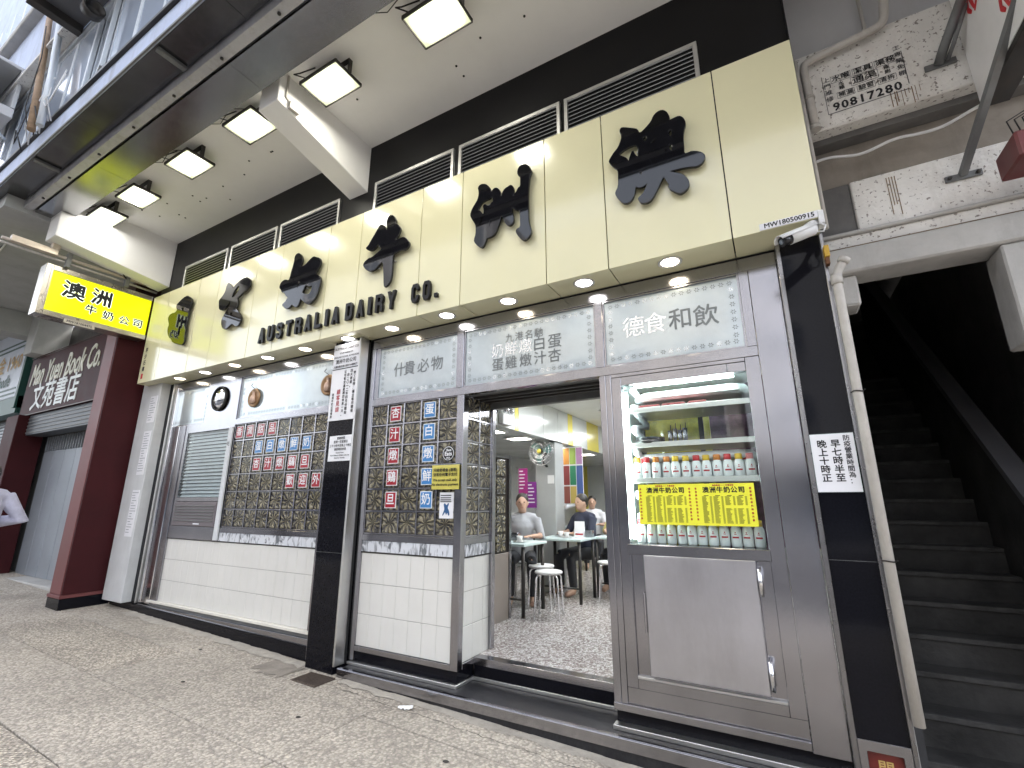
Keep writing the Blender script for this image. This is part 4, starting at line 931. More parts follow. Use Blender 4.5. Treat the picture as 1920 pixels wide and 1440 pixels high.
# cabinet interior
FIN = mat('fridge_white_lining', (.74, .77, .78), .4, 0, var=.04)
box('lining', -.96, -.95, 3.335, 3.95, 1.21, 2.46, FIN, fg, 0); box('lining', -.055, -.045, 3.335, 3.95, 1.21, 2.46, FIN, fg, 0)
box('lining', -.95, -.055, 3.335, 3.95, 2.45, 2.46, FIN, fg, 0); box('lining', -.95, -.055, 3.335, 3.95, 1.262, 1.272, STEEL, fg, 0)
box('back_pane', -.95, -.055, 3.94, 3.945, 1.272, 2.45, GLASS, fg, 0)
for x in (-.95, -.49, -.075): box('back_mullion', x, x + .035, 3.91, 3.935, 1.272, 2.45, DARKM, fg)
box('front_pane', -.917, -.088, W + .03, W + .035, 1.272, 2.38, GLASS, fg, 0)
TUBE = flat('fridge_tube_light', (1, 1, 1), .5, emit=(.85, 1, .97), estr=5.5)
tube('tube_light', [(-.900, 3.345, 1.30), (-.900, 3.345, 2.33)], .011, TUBE, fg, 10)
tube('tube_light', [(-.84, 3.37, 2.372), (-.17, 3.37, 2.372)], .009, TUBE, fg, 10)
for z in (2.175, 1.922, 1.675):
    s = MB().box(-.915, -.09, 3.355, 3.362, z, z + .036).box(-.915, -.09, 3.362, 3.82, z + .010, z + .018)
    s.build('shelf', ALU, fg, bevel=.0015)
cp = []
for i in range(14):
    z = 2.36 - i * .078
    a, b = (3.42, 3.78) if i % 2 == 0 else (3.78, 3.42)
    cp += [(-.868, a, z), (-.868, b, z - .05)]
MB().tube(cp, .026, 10).build('evaporator_coil', ICE, fg)
for k, z in enumerate((2.31, 1.855)):
    tube('evaporator_pipe', [(-.86, 3.55, z), (-.78, 3.46, z - .005), (-.2, 3.46, z), (-.13, 3.5, z), (-.10, 3.62, z - .03)], .034, ICE, fg, 12)
MB().box(-.84, -.14, 3.42, 3.80, 2.285, 2.30).build('evaporator_tray', ICE, fg, bevel=.004)

# milk bottles: one built, the others copied
MILK = mat('milk_white_plastic', (.80, .82, .82), .3, 0, var=.02); LABR = flat('label_red', (.42, .02, .03), .5)
CAPS = [('yellow', flat('yellow_cap', (.75, .50, .04), .4)), ('red', flat('red_cap', (.55, .03, .04), .4)), ('orange', flat('orange_cap', (.62, .22, .04), .4)), ('pink', flat('pink_cap', (.72, .25, .25), .4))]
bm_ = MB().lathe([(.0, 0), (.028, 0), (.0318, .006), (.0318, .088), (.0295, .106), (.0215, .124), (.0195, .13), (.0, .131)], n=18).mesh('body', MILK)
cms = [MB().lathe([(.020, .124), (.0225, .125), (.0225, .158), (.020, .162), (.0, .162)], n=16).mesh('cap', m) for _, m in CAPS]
lab = MB()
for (z0, z1, aa) in ((.052, .062, .62), (.074, .078, .22), (.082, .090, .10)):
    K = 8
    for k in range(K):
        a0 = -math.pi / 2 - aa + 2 * aa * k / K; a1 = -math.pi / 2 - aa + 2 * aa * (k + 1) / K; r = .0322
        lab.quad((r * math.cos(a0), r * math.sin(a0), z0), (r * math.cos(a1), r * math.sin(a1), z0), (r * math.cos(a1), r * math.sin(a1), z1), (r * math.cos(a0), r * math.sin(a0), z1))
lab = lab.mesh('label', LABR)
ORD = ['first', 'second', 'third', 'fourth', 'fifth', 'sixth', 'seventh', 'eighth', 'ninth', 'tenth', 'eleventh', 'twelfth']
capseq = [0, 1, 2, 2, 0, 0, 1, 0, 2, 1, 0, 3]
for row, (z, y, nm) in enumerate(((1.694, 3.405, 'upper'), (1.2725, 3.40, 'lower'))):
    for i in range(12):
        x = -.862 + i * .0662 + random.uniform(-.003, .003); k = capseq[i] if row == 0 else [1, 3, 1, 1, 3, 1, 1, 3, 1, 3, 1, 0][i]
        yy = y + random.uniform(-.004, .006)
        t = thing('milk_bottle', 'white milk bottle with %s cap, %s from left in the %s fridge row' % (CAPS[k][0], ORD[i], nm), 'bottle', (x, yy, z), 'bottled milk in the fridge')
        b = piece('body', bm_, t, (x, yy, z)); b.rotation_euler = (0, 0, random.uniform(-.3, .3))
        piece('cap', cms[k], t, (x, yy, z)); l = piece('label', lab, t, (x, yy, z)); l.rotation_euler = (0, 0, random.uniform(-.25, .25))
    if row == 0:      # a second rank behind
        for i in range(11):
            x = -.83 + i * .0662; k = [1, 2, 1, 0, 2, 1, 0, 1, 2, 0, 1][i]
            t = thing('milk_bottle', 'milk bottle with %s cap, %s from left in the hidden back rank, upper row' % (CAPS[k][0], ORD[i]), 'bottle', (x, 3.475, z), 'bottled milk in the fridge')
            piece('body', bm_, t, (x, 3.475, z)); piece('cap', cms[k], t, (x, 3.475, z))
# dishes on the top shelf, bowls and beakers on the second
for i, (x, w) in enumerate(((-.75, .16), (-.58, .17), (-.42, .13))):
    t = thing('red_dessert_tray', 'dark red tray of dessert on the top fridge shelf, %s from left' % ORD[i], 'tray', (x, 3.45, 2.193))
    MB().prism([(-w / 2 + .012, 0), (w / 2 - .012, 0), (w / 2, .034), (-w / 2, .034)], 'y', -.06, .06).build('tray', flat('dark_red_dish', (.20, .012, .018), .3), t, (x, 3.45, 2.194), bevel=.003)
    MB().box(-w / 2 + .008, w / 2 - .008, -.052, .052, .0345, .042).build('lid', flat('pink_lid', (.45, .12, .12), .25), t, (x, 3.45, 2.194), bevel=.003)
t = thing('black_bowls', 'stack of two shallow black bowls on the second fridge shelf', 'bowl', (-.77, 3.45, 1.94))
for k in range(2): MB().lathe([(.0, 0), (.06, 0), (.10, .012), (.104, .035), (.098, .035), (.09, .016), (.0, .01)], n=22).build('bowl', flat('black_lacquer', (.012, .012, .014), .25), t, (-.77, 3.45, 1.941 + k * .022))
for i in range(4):
    x = -.625 + i * .034; h = .10 + (i % 2) * .012
    t = thing('steel_beaker', 'slim dark steel beaker with stirrers on the second fridge shelf, %s from left' % ORD[i], 'beaker', (x, 3.44, 1.94))
    MB().lathe([(.0, 0), (.014, 0), (.017, h), (.0155, h), (.0125, .004), (.0, .004)], n=14).build('cup', mat('dark_steel', (.2, .2, .22), .25, 1.), t, (x, 3.44, 1.941))
    tube('stirrer', [(x, 3.44, 1.955), (x + .008, 3.437, 1.955 + h + .025)], .003, RUBBER, t, 5)

# yellow menu sheet
mn = thing('menu_sheet', 'bright yellow double menu sheet with black print inside the fridge glass', 'menu', (-.485, 3.325, 1.4))
box('sheet', -.845, -.127, 3.3045, 3.3065, 1.40, 1.662, MENUY, mn, 0)
for half, c in enumerate((-.665, -.305)):
    text('heading', '自助飲品 一一 外賣自取', REDINK, mn, (c, 3.3037, 1.65), .012, bold=.0005)
    for i, ch in enumerate('澳洲牛奶公司'):
        text('character', ch, INK, mn, (c - .105 + i * .042, 3.3036, 1.62), .04, bold=.0014)
    s = MB(); rnd = random.Random(3 + half)
    for col in range(4):
        xx = c - .13 + col * .068
        s.box(xx + .012, xx + .04, 3.3033, 3.3039, 1.5845, 1.588)
        z = 1.578
        while z > 1.412:
            if col >= 2 and 1.51 < z < 1.525: z -= .006; continue
            s.box(xx, xx + rnd.uniform(.022, .036), 3.3033, 3.3039, z, z + .0024); s.box(xx + .046, xx + .058, 3.3033, 3.3039, z, z + .0024)
            z -= .0062
    tag(s.build('menu_print', INK, mn), kind='stuff')
    for dx in (-.165, .155):
        vtext('side_print', '香滑燉奶即叫即蒸外賣', REDINK, mn, (c + dx, 3.3037, 1.63), .013, .0215, bold=.0005)

# ================================================================ INSIDE THE SHOP
tag(box('interior_floor', -7.4, .45, 3.601, 12, .20, .325, TERR, None, 0), kind='structure')
tag(box('interior_ceiling', -7.4, .45, 3.8, 12, 2.90, 2.95, mat('interior_ceiling', (.70, .70, .68), .5), None, 0), kind='structure')
CREAMW = mat('interior_cream_laminate', (.55, .57, .55), .18, 0, var=.04, spec=.5); YELW = mat('interior_yellow_laminate', (.68, .58, .12), .2, 0, var=.05)
iw = tag(box('interior_wall', -7.4, .45, 11.6, 11.7, .3, 2.9, CREAMW, None, 0), kind='structure')
for i in range(9): box('panel', -7.2 + i * .85, -6.8 + i * .85, 11.58, 11.598, .5, 2.8, YELW if i % 2 else CREAMW, iw, 0)
tag(box('interior_wall', -4.7, -4.6, 3.8, 11.6, .3, 2.9, mat('interior_grey_wall', (.45, .46, .47), .3), None, 0), kind='structure')
tag(box('interior_wall', .30, .36, 3.95, 11.6, .3, 2.9, CREAMW, None, 0), kind='structure')
bk = thing('bulkhead', 'cream and yellow laminated bulkhead running back along the shop ceiling', 'bulkhead', (-3.4, 7, 2.4))
box('core', -4.6, -2.78, 4.3, 11.5, 2.42, 2.899, CREAMW, bk, 0)
ys = [4.3, 5.02, 5.12, 5.85, 6.35, 6.75, 6.95, 7.6, 8.2, 8.6, 9.4, 10.2, 11.4]
for i in range(len(ys) - 1):
    box('panel', -2.779, -2.765, ys[i] + .004, ys[i + 1] - .004, 2.41, 2.898, YELW if i in (1, 5, 7, 9, 11) else CREAMW, bk, .001)
SOFL = flat('soffit_lamp', (1, 1, 1), .5, emit=(1, .95, .86), estr=3.4); PANL = flat('ceiling_panel_lamp', (1, 1, 1), .5, emit=(.93, .97, 1), estr=3.2)
for k, y in enumerate((5.0, 5.75, 6.9, 8.4)):
    t = thing('ceiling_lamp', 'square lamp in the dark soffit inside the shop, %s from the door' % ORD[k], 'light', (-3.1, y, 2.41), 'soffit lamps inside the shop')
    box('lens', -3.24, -2.96, y - .12, y + .12, 2.404, 2.414, SOFL, t, 0)
    MB().box(-3.27, -3.24, y - .15, y + .15, 2.40, 2.4195).box(-2.96, -2.93, y - .15, y + .15, 2.40, 2.4195).box(-3.24, -2.96, y - .15, y - .12, 2.40, 2.4195).box(-3.24, -2.96, y + .12, y + .15, 2.40, 2.4195).build('rim', WPLASTIC, t)
for k, (x, y) in enumerate(((-1.7, 5.1), (-1.7, 7.0), (-1.7, 9.2), (-.6, 6.0))):
    t = thing('ceiling_panel_light', 'flat white panel light in the shop ceiling, %s from the door' % ORD[k], 'light', (x, y, 2.89), 'ceiling panel lights')
    box('diffuser', x - .5, x + .5, y - .28, y + .28, 2.884, 2.892, PANL, t, 0)
    MB().box(x - .53, x - .5, y - .31, y + .31, 2.878, 2.8995).box(x + .5, x + .53, y - .31, y + .31, 2.878, 2.8995).box(x - .5, x + .5, y - .31, y - .28, 2.878, 2.8995).box(x - .5, x + .5, y + .28, y + .31, 2.878, 2.8995).build('frame', ALU, t)
cl = thing('interior_column', 'plain grey column carrying the wall fan inside the shop', 'column', (-2.95, 6.45, .325))
box('shaft', -3.12, -2.80, 6.30, 6.62, .325, 2.409, mat('grey_laminate', (.36, .37, .37), .35), cl, .006)
box('switch_plate', -2.92, -2.82, 6.288, 6.2995, 1.80, 1.92, WPLASTIC, cl)
pt = thing('partition', 'brown glass block partition with steel trim just inside the door', 'partition', (-2.72, 4.5, .325))
box('panel', -2.76, -2.70, 4.05, 4.75, .325, 1.0, mat('brown_grey_board', (.26, .225, .20), .4), pt)
for j in range(5):
    for i in range(3):
        o = piece('glass_block', blk, pt, (-2.712, 4.17 + i * .21, 1.11 + j * .203)); o.rotation_euler = (0, 0, R(90))
box('backing', -2.75, -2.725, 4.05, 4.75, 1.0, 2.03, BLOCKRIM, pt, 0); box('trim', -2.77, -2.69, 4.04, 4.76, 2.03, 2.07, STEEL, pt); box('trim', -2.77, -2.69, 4.751, 4.80, .325, 2.07, STEELV, pt)
# wall fan
fn = thing('wall_fan', 'round wire cage wall fan on the grey column inside the shop', 'fan', (-2.93, 6.12, 2.05))
c = Vector((-2.93, 6.10, 2.25)); s = MB()
for k in range(28):
    a = k * math.pi / 14
    s.tube([c + Vector((math.cos(a) * .04, -.07, math.sin(a) * .04)), c + Vector((math.cos(a) * .15, -.055, math.sin(a) * .15)), c + Vector((math.cos(a) * .195, 0, math.sin(a) * .195)), c + Vector((math.cos(a) * .15, .055, math.sin(a) * .15))], .0022, 4)
for r, y in ((.195, 0), (.15, -.055), (.10, -.065)): s.tube([c + Vector((math.cos(k * math.pi / 16) * r, y, math.sin(k * math.pi / 16) * r)) for k in range(33)], .0035, 5)
s.build('cage', CHROME, fn)
bl = MB()
for k in range(3):
    a = k * 2 * math.pi / 3 + .3; u = Vector((math.cos(a), 0, math.sin(a))); v = Vector((-math.sin(a), .0, math.cos(a)))
    P = [c + u * .03 - v * .02, c + u * .10 - v * .065 + Vector((0, .02, 0)), c + u * .165 - v * .03 + Vector((0, .015, 0)), c + u * .165 + v * .05 - Vector((0, .015, 0)), c + u * .03 + v * .02]
    n = len(bl.v); bl.v += [tuple(p) for p in P] + [tuple(p + Vector((0, .003, 0))) for p in P]; bl.f += [(n, n + 1, n + 2, n + 3, n + 4), (n + 9, n + 8, n + 7, n + 6, n + 5)] + [(n + i, n + 5 + i, n + 5 + (i + 1) % 5, n + (i + 1) % 5) for i in range(5)]; bl.sm += [False] * 7
bl.build('blades', flat('teal_fan_blade', (.16, .28, .27), .3), fn)
MB().lathe([(.0, -.075), (.03, -.072), (.035, -.06), (.0, -.058)], tuple(c), 16, 'y').build('badge', flat('fan_badge', (.55, .48, .08), .4), fn)
MB().lathe([(.0, .03), (.05, .03), (.055, .10), (.0, .11)], tuple(c), 16, 'y').build('motor', DARKM, fn)
MB().tube([(c.x, c.y + .08, c.z), (c.x, c.y + .10, c.z - .16), (c.x, 6.295, c.z - .20)], .016, 8).build('arm', DARKM, fn)
# emergency light on the bulkhead
em = thing('emergency_light', 'white twin head emergency light on the bulkhead just inside the door', 'light', (-2.72, 4.75, 2.4))
box('case', -2.764, -2.70, 4.62, 4.86, 2.43, 2.56, WPLASTIC, em, .006)
for y in (4.68, 4.80): MB().lathe([(.0, -.02), (.035, -.02), (.04, .0), (.022, .04), (.0, .045)], (-2.70, y, 2.60), 14, 'x').build('lamp_head', CHROME, em)
tube('cable', [(-2.74, 4.5, 2.74), (-2.69, 4.47, 2.55), (-2.73, 4.42, 2.42)], .01, RUBBER, em, 6)
# posters
po2 = thing('colour_poster', 'tall poster of bright coloured blocks hanging inside beyond the fan column', 'poster', (-2.8, 7, 1.5))
box('sheet', -2.96, -2.63, 6.98, 6.99, 1.50, 2.40, PAPER, po2, 0)
for i, (a, b, z0, z1, colr) in enumerate(((0, .1, .62, .88, (.48, .22, .05)), (.11, .21, .62, .88, (.30, .42, .10)), (.22, .32, .62, .88, (.45, .25, .45)), (0, .1, .30, .60, (.26, .06, .06)), (.11, .21, .30, .60, (.04, .22, .12)), (.22, .32, .12, .60, (.08, .13, .34)), (0, .1, .02, .28, (.30, .10, .08)), (.11, .21, .02, .28, (.55, .42, .12)))):
    box('print_block', -2.955 + a, -2.955 + b, 6.977, 6.979, 1.50 + z0, 1.50 + z1, flat('poster_ink_%d' % i, colr, .5), po2, 0)
for k, (x, z, lab_) in enumerate(((-3.30, 1.83, 'magenta'), (-3.17, 1.63, 'purple'))):
    t = thing('wall_poster', '%s poster with white lines of print beside the fan column' % lab_, 'poster', (x, 6.25, z))
    box('sheet', x - .075, x + .075, 6.24 + .03 * k, 6.246 + .03 * k, z - .17, z + .20, flat(lab_ + '_poster', (.34, .03, .20) if k == 0 else (.20, .03, .24), .5), t, 0)
    for j in range(6): box('print', x - .06, x + .05 - random.random() * .05, 6.237 + .03 * k, 6.2395 + .03 * k, z + .15 - j * .05, z + .165 - j * .05, WHITEINK, t, 0)
yb = thing('yellow_backboard', 'mottled yellow board seen through the back of the fridge', 'board', (-.75, 4.4, 1.3))
box('board', -1.25, -.46, 4.4, 4.43, 1.2, 2.6, mat('mottled_yellow', (.70, .58, .06), .5, 0, var=.35, scale=9, emit=(.7, .55, .05), estr=0), yb, 0)
pb = thing('purple_backboard', 'mottled purple poster seen through the back of the fridge', 'poster', (-.15, 4.4, 1.3))
box('board', -.455, .28, 4.39, 4.42, 1.2, 2.6, mat('mottled_purple', (.26, .10, .20), .5, 0, var=.6, scale=7, dirt=.5, dcol=(.16, .11, .09)), pb, 0)

# tables and stools
TTOP = mat('pale_aqua_tabletop', (.55, .66, .66), .3, var=.03)
def make_table(x, y, label):
    t = thing('dining_table', label, 'table', (x, y, .325), 'dining tables inside the shop')
    MB().box(x - .32, x + .32, y - .3, y + .3, 1.055, 1.085).build('tabletop', TTOP, t, bevel=.008, seg=2)
    for sx in (-1, 1):
        for sy in (-1, 1): tube('leg', [(x + sx * .28, y + sy * .25, .325), (x + sx * .28, y + sy * .25, 1.055)], .022, DARKM, t, 8)
    tube('stretcher', [(x - .28, y - .25, .50), (x + .28, y - .25, .50)], .011, DARKM, t, 8)
    return t
for x, y, l in ((-2.86, 5.12, 'pale topped dining table nearest the partition inside the door'), (-2.55, 6.05, 'pale topped dining table in the middle of the doorway view'), (-1.95, 6.6, 'pale topped dining table at the right of the doorway view')): make_table(x, y, l)
seat = MB().lathe([(.0, .0), (.145, 0), (.155, .008), (.155, .022), (.145, .03), (.0, .034)], n=26).mesh('seat', WPLASTIC)
legs = []
for k in range(4):
    a = math.pi / 4 + k * math.pi / 2 + .25; u = Vector((math.cos(a), math.sin(a), 0))
    legs.append(MB().tube([u * .10 + Vector((0, 0, .445)), u * .14 + Vector((0, 0, .44)), u * .165 + Vector((0, 0, .41)), u * .195], .0115, 8).mesh('leg', CHROME))
for i, (x, y, l) in enumerate(((-2.33, 5.0, 'round white stool with chrome legs standing alone inside the door'), (-2.62, 5.42, 'round white stool half hidden behind the front table'), (-2.0, 6.15, 'round white stool in front of the right table'), (-3.05, 5.75, 'round white stool under the first seated diner'), (-2.45, 6.6, 'round white stool under the second seated diner'), (-2.05, 7.15, 'round white stool under the third seated diner'))):
    t = thing('stool', l, 'stool', (x, y, .325), 'round stools inside the shop')
    piece('seat', seat, t, (x, y, .775))
    for m in legs: piece('leg', m, t, (x, y, .325))
for i, (x, y) in enumerate(((-3.05, 5.3), (-2.42, 6.22), (-2.1, 6.75))):
    t = thing('menu_holder', 'upright printed menu card in a holder on a dining table, %s from the door' % ORD[i], 'menu', (x, y, 1.085), 'menu cards on the dining tables')
    MB().prism([(-.03, 0), (.03, 0), (.004, .20), (-.004, .20)], 'x', -.07, .07).build('card', PAPER, t, (x, y, 1.0855)); box('print', x - .055, x + .055, y - .027, y - .024, 1.10, 1.13, REDP, t, 0)
    MB().box(-.05, .05, -.04, .04, 0, .09).build('napkin_box', STEEL, t, (x + .14, y, 1.0855), bevel=.006)
# cups and plates
for i, (x, y) in enumerate(((-2.95, 5.0), (-2.72, 5.05), (-2.5, 5.95), (-2.65, 6.1), (-1.95, 6.5))):
    t = thing('tea_cup', 'small white cup and plate on a dining table, %s from the door' % ORD[i], 'cup', (x, y, 1.085), 'cups on the dining tables')
    MB().lathe([(.0, .0), (.05, 0), (.085, .012), (.0, .006)], n=18).build('plate', WPLASTIC, t, (x, y, 1.0855)); MB().lathe([(.0, .006), (.025, .006), (.038, .07), (.035, .07), (.022, .012), (.0, .012)], n=16).build('cup', WPLASTIC, t, (x, y, 1.0865))

# ---------------------------------------------------------------- people
SKIN = mat('skin', (.52, .33, .24), .5, var=.05); HAIR = mat('black_hair', (.015, .012, .01), .4, var=.3, bump=.4, bscale=150)
def person(label, loc, heading, shirt, trousers, pose, bag=None):
    t = thing('person', label, 'person', loc)
    M = Matrix.Translation(Vector(loc)) @ Matrix.Rotation(heading, 4, 'Z')
    if pose == 'sit':
        pel = (0, 0, .53); ch = (0, .05, .92); nk = (0, .07, 1.08); hd = (0, .10, 1.21)
        hips = [(s * .09, 0, .53) for s in (-1, 1)]; knee = [(s * .13, .42, .51) for s in (-1, 1)]; ank = [(s * .14, .38, .07) for s in (-1, 1)]
        sh = [(s * .185, .05, 1.00) for s in (-1, 1)]; el = [(s * .25, .16, .79) for s in (-1, 1)]; wr = [(s * .13, .36, .80) for s in (-1, 1)]
    else:
        pel = (0, 0, .93); ch = (0, .02, 1.30); nk = (0, .02, 1.47); hd = (0, .05, 1.60)
        hips = [(s * .09, 0, .92) for s in (-1, 1)]; knee = [(-.11, .10, .50), (.11, -.02, .49)]; ank = [(-.11, .06, .08), (.11, -.16, .10)]
        sh = [(s * .19, .02, 1.40) for s in (-1, 1)]; el = [(s * .33, -.06, 1.17) for s in (-1, 1)]; wr = [(s * .20, .17, 1.13) for s in (-1, 1)]
    V = Vector
    def mid(a, b, f): return tuple(V(a).lerp(V(b), f))
    def ell(s, cc, rx, ry, rz, n=14):
        base = len(s.v)
        for i in range(1, 9):
            th = math.pi * i / 9
            for k in range(n):
                a = 2 * math.pi * k / n
                s.v.append((cc[0] + rx * math.sin(th) * math.cos(a), cc[1] + ry * math.sin(th) * math.sin(a), cc[2] + rz * math.cos(th)))
        for i in range(7):
            for k in range(n): s.f.append((base + i * n + k, base + i * n + (k + 1) % n, base + (i + 1) * n + (k + 1) % n, base + (i + 1) * n + k)); s.sm.append(True)
        s.f.append(tuple(base + k for k in range(n))); s.f.append(tuple(base + 7 * n + k for k in reversed(range(n)))); s.sm += [True, True]
    def done(s, name, m, vox):
        s.v = [tuple(M @ V(p)) for p in s.v]
        o = s.build(name, m, t)
        md = o.modifiers.new('remesh', 'REMESH'); md.mode = 'VOXEL'; md.voxel_size = vox; md.use_smooth_shade = True
        ms = o.modifiers.new('smooth', 'SMOOTH'); ms.iterations = 4; ms.factor = .5
        return o
    b = MB()
    ell(b, hd, .078, .095, .115); ell(b, (hd[0], hd[1] + .02, hd[2] - .06), .058, .07, .065)
    ell(b, (hd[0], hd[1] + .098, hd[2] - .015), .014, .018, .026, 8)
    for s_ in (-1, 1): ell(b, (hd[0] + s_ * .079, hd[1], hd[2] - .01), .011, .02, .03, 8)
    b.tube([nk, mid(nk, hd, .7)], [.055, .05], 12)
    b.tube([pel, mid(pel, ch, .5), ch, mid(ch, nk, .8)], [.13, .125, .14, .07], 14)
    for i in range(2):
        b.tube([sh[i], el[i]], [.047, .038], 10); b.tube([el[i], wr[i]], [.037, .026], 10)
        d_ = (V(wr[i]) - V(el[i])).normalized(); sd = V((1, 0, 0)) * (-1 if i == 0 else 1); hc = V(wr[i]) + d_ * .045
        ell(b, tuple(hc), .036, .045, .018, 10)
        for f, (off, ln) in enumerate(((-.027, .062), (-.009, .074), (.010, .070), (.027, .055))):
            p0 = hc + d_ * .03 + V((off, 0, 0)); b.tube([p0, p0 + d_ * ln * .55 + V((0, 0, -.004)), p0 + d_ * ln + V((0, 0, -.018))], [.0095, .009, .008], 6)
        b.tube([hc - sd * .02 - d_ * .01, hc - sd * .05 + d_ * .02, hc - sd * .055 + d_ * .048], [.0115, .0105, .009], 6)
        b.tube([hips[i], knee[i]], [.075, .05], 10); b.tube([knee[i], ank[i]], [.05, .036], 10); b.tube([ank[i], (ank[i][0], ank[i][1] + .14, ank[i][2] - .035)], [.045, .035], 10)
    done(b, 'body', SKIN, .012)
    s = MB()
    s.tube([(pel[0], pel[1], pel[2] + .03), mid(pel, ch, .5), ch, mid(ch, nk, .45), mid(ch, nk, .85)], [.148, .143, .16, .13, .075], 16)
    s.tube([sh[0], mid(sh[0], sh[1], .5), sh[1]], [.07, .10, .07], 12)
    for i in range(2): s.tube([sh[i], el[i], mid(el[i], wr[i], .75 if pose != 'sit' else .1)], [.066, .054, .044] if pose == 'sit' else [.088, .078, .066], 12)
    done(s, 'shirt', shirt, .014)
    q = MB(); ell(q, (pel[0], pel[1], pel[2] - .01), .155, .13, .10)
    for i in range(2): q.tube([hips[i], knee[i]], [.092, .066], 12); q.tube([knee[i], mid(knee[i], ank[i], .92)], [.066, .055], 12)
    done(q, 'trousers', trousers, .016)
    h = MB(); ell(h, (hd[0], hd[1] - .018, hd[2] + .03), .088, .10, .105); h.tube([(hd[0], hd[1] - .07, hd[2] + .02), (hd[0], hd[1] - .06, hd[2] - .07)], [.06, .045], 10)
    done(h, 'hair', HAIR, .014)
    f = MB()
    for s_ in (-1, 1): ell(f, (hd[0] + s_ * .031, hd[1] + .082, hd[2] + .005), .011, .008, .007, 8)
    f.v = [tuple(M @ V(p)) for p in f.v]; f.build('eyes', flat('eye_dark', (.02, .015, .012), .2), t)
    mth = MB(); ell(mth, (hd[0], hd[1] + .086, hd[2] - .066), .022, .006, .005, 8); mth.v = [tuple(M @ V(p)) for p in mth.v]; mth.build('mouth', flat('lips', (.36, .14, .12), .4), t)
    return t
SW = mat('white_shirt_cloth', (.70, .71, .74), .8, var=.06, bump=.3, bscale=30); SD = mat('navy_cloth', (.03, .035, .06), .85, var=.1); SR = mat('red_cloth', (.42, .035, .03), .85, var=.1); SY = mat('straw_cloth', (.55, .47, .18), .85)
SG = mat('grey_cloth', (.36, .37, .40), .85, var=.1, bump=.3, bscale=25); TG = mat('dark_trousers', (.035, .036, .042), .85)
person('diner in a grey shirt seated behind the front table, seen through the doorway', (-3.05, 5.75, .325), R(205), SG, TG, 'sit')
person('diner in a dark navy top seated beyond the middle table', (-2.45, 6.6, .325), R(150), SD, TG, 'sit')
person('diner in a straw coloured top at the back right table', (-2.05, 7.15, .325), R(170), SY, TG, 'sit')
person('waiter in a white shirt standing near the fan column', (-3.45, 7.6, .325), R(190), SW, SD, 'stand')
person('diner in black far back beside the grey wall', (-3.75, 8.4, .325), R(150), SD, TG, 'sit')
person('diner in a pale shirt far back behind the fan column', (-3.3, 9.2, .325), R(200), SW, TG, 'sit')
make_table(-3.5, 8.8, 'pale topped dining table at the far back of the shop')
lil = mat('lilac_white_sleeve', (.46, .46, .58), .85, var=.22, scale=7, bump=1.0, bscale=14)
person('passer-by in a pale lilac shirt cut off by the left edge, elbow out', (-6.93, 1.6, g(-7.1)), R(118), lil, TG, 'stand')
# ================================================================ STAIRWAY ENTRANCE ON THE RIGHT
sb = thing('stairway_entrance', 'grimy white plastered wall with concrete beams over a dark stair entrance', 'wall', (1.4, 3.4, 2.4))
GREYPAINT = mat('grey_wall_paint', (.52, .52, .53), .6, 0, var=.05, dirt=.3, dcol=(.3, .28, .26))
STREAK0 = mat('brown_grime', (.22, .155, .09), .9, 0, var=.4, scale=6)
box('upper_panel', .425, 3.6, 3.42, 3.5, 4.55, 5.36, GREYPAINT, sb, 0)
box('beam', .47, 3.6, 3.30, 3.47, 3.975, 4.62, PLASTER, sb, .01)
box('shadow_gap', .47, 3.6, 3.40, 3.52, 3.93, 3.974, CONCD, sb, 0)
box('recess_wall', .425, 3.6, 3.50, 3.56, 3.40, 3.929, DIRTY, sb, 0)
box('patch', .44, .66, 3.455, 3.499, 3.22, 3.62, CONCD, sb, .004)
box('lower_wall', .662, 3.6, 3.44, 3.499, 3.25, 3.62, PLASTER, sb, .008)
box('ledge', .44, 3.6, 3.40, 3.499, 3.225, 3.249, CONC, sb, .006)
box('lower_wall', .44, 3.6, 3.425, 3.499, 3.13, 3.2245, PLASTER, sb, .004)
MB().box(.44, 3.6, 3.37, 3.62, 2.955, 3.129).build('lintel', CONC, sb, bevel=.03, seg=3); box('grime_line', .44, 3.6, 3.385, 3.43, 3.1295, 3.134, STREAK0, sb, 0)
box('corbel', .44, .60, 3.42, 3.62, 2.75, 2.9545, CONC, sb, .012)
box('jamb', 1.26, 3.6, 3.39, 3.62, 2.38, 2.9545, CONC, sb, .01)
box('jamb', 1.75, 3.6, 3.42, 3.62, -.1, 2.3795, CONCD, sb, 0)
STREAK = flat('rust_streak', (.20, .12, .06), .8)
rs = random.Random(5)
for k in range(9):
    x = .93 + k * .018 + rs.uniform(-.004, .004); h = rs.uniform(.04, .13)
    box('rust_streak', x, x + rs.uniform(.002, .005), 3.2975, 3.2995, 4.085 - h, 4.085, STREAK, sb, 0)
for k in range(4):
    x = .85 + k * .014; box('rust_streak', x, x + .004, 3.4375, 3.4395, 3.40 - rs.uniform(0, .1), 3.58, STREAK, sb, 0)
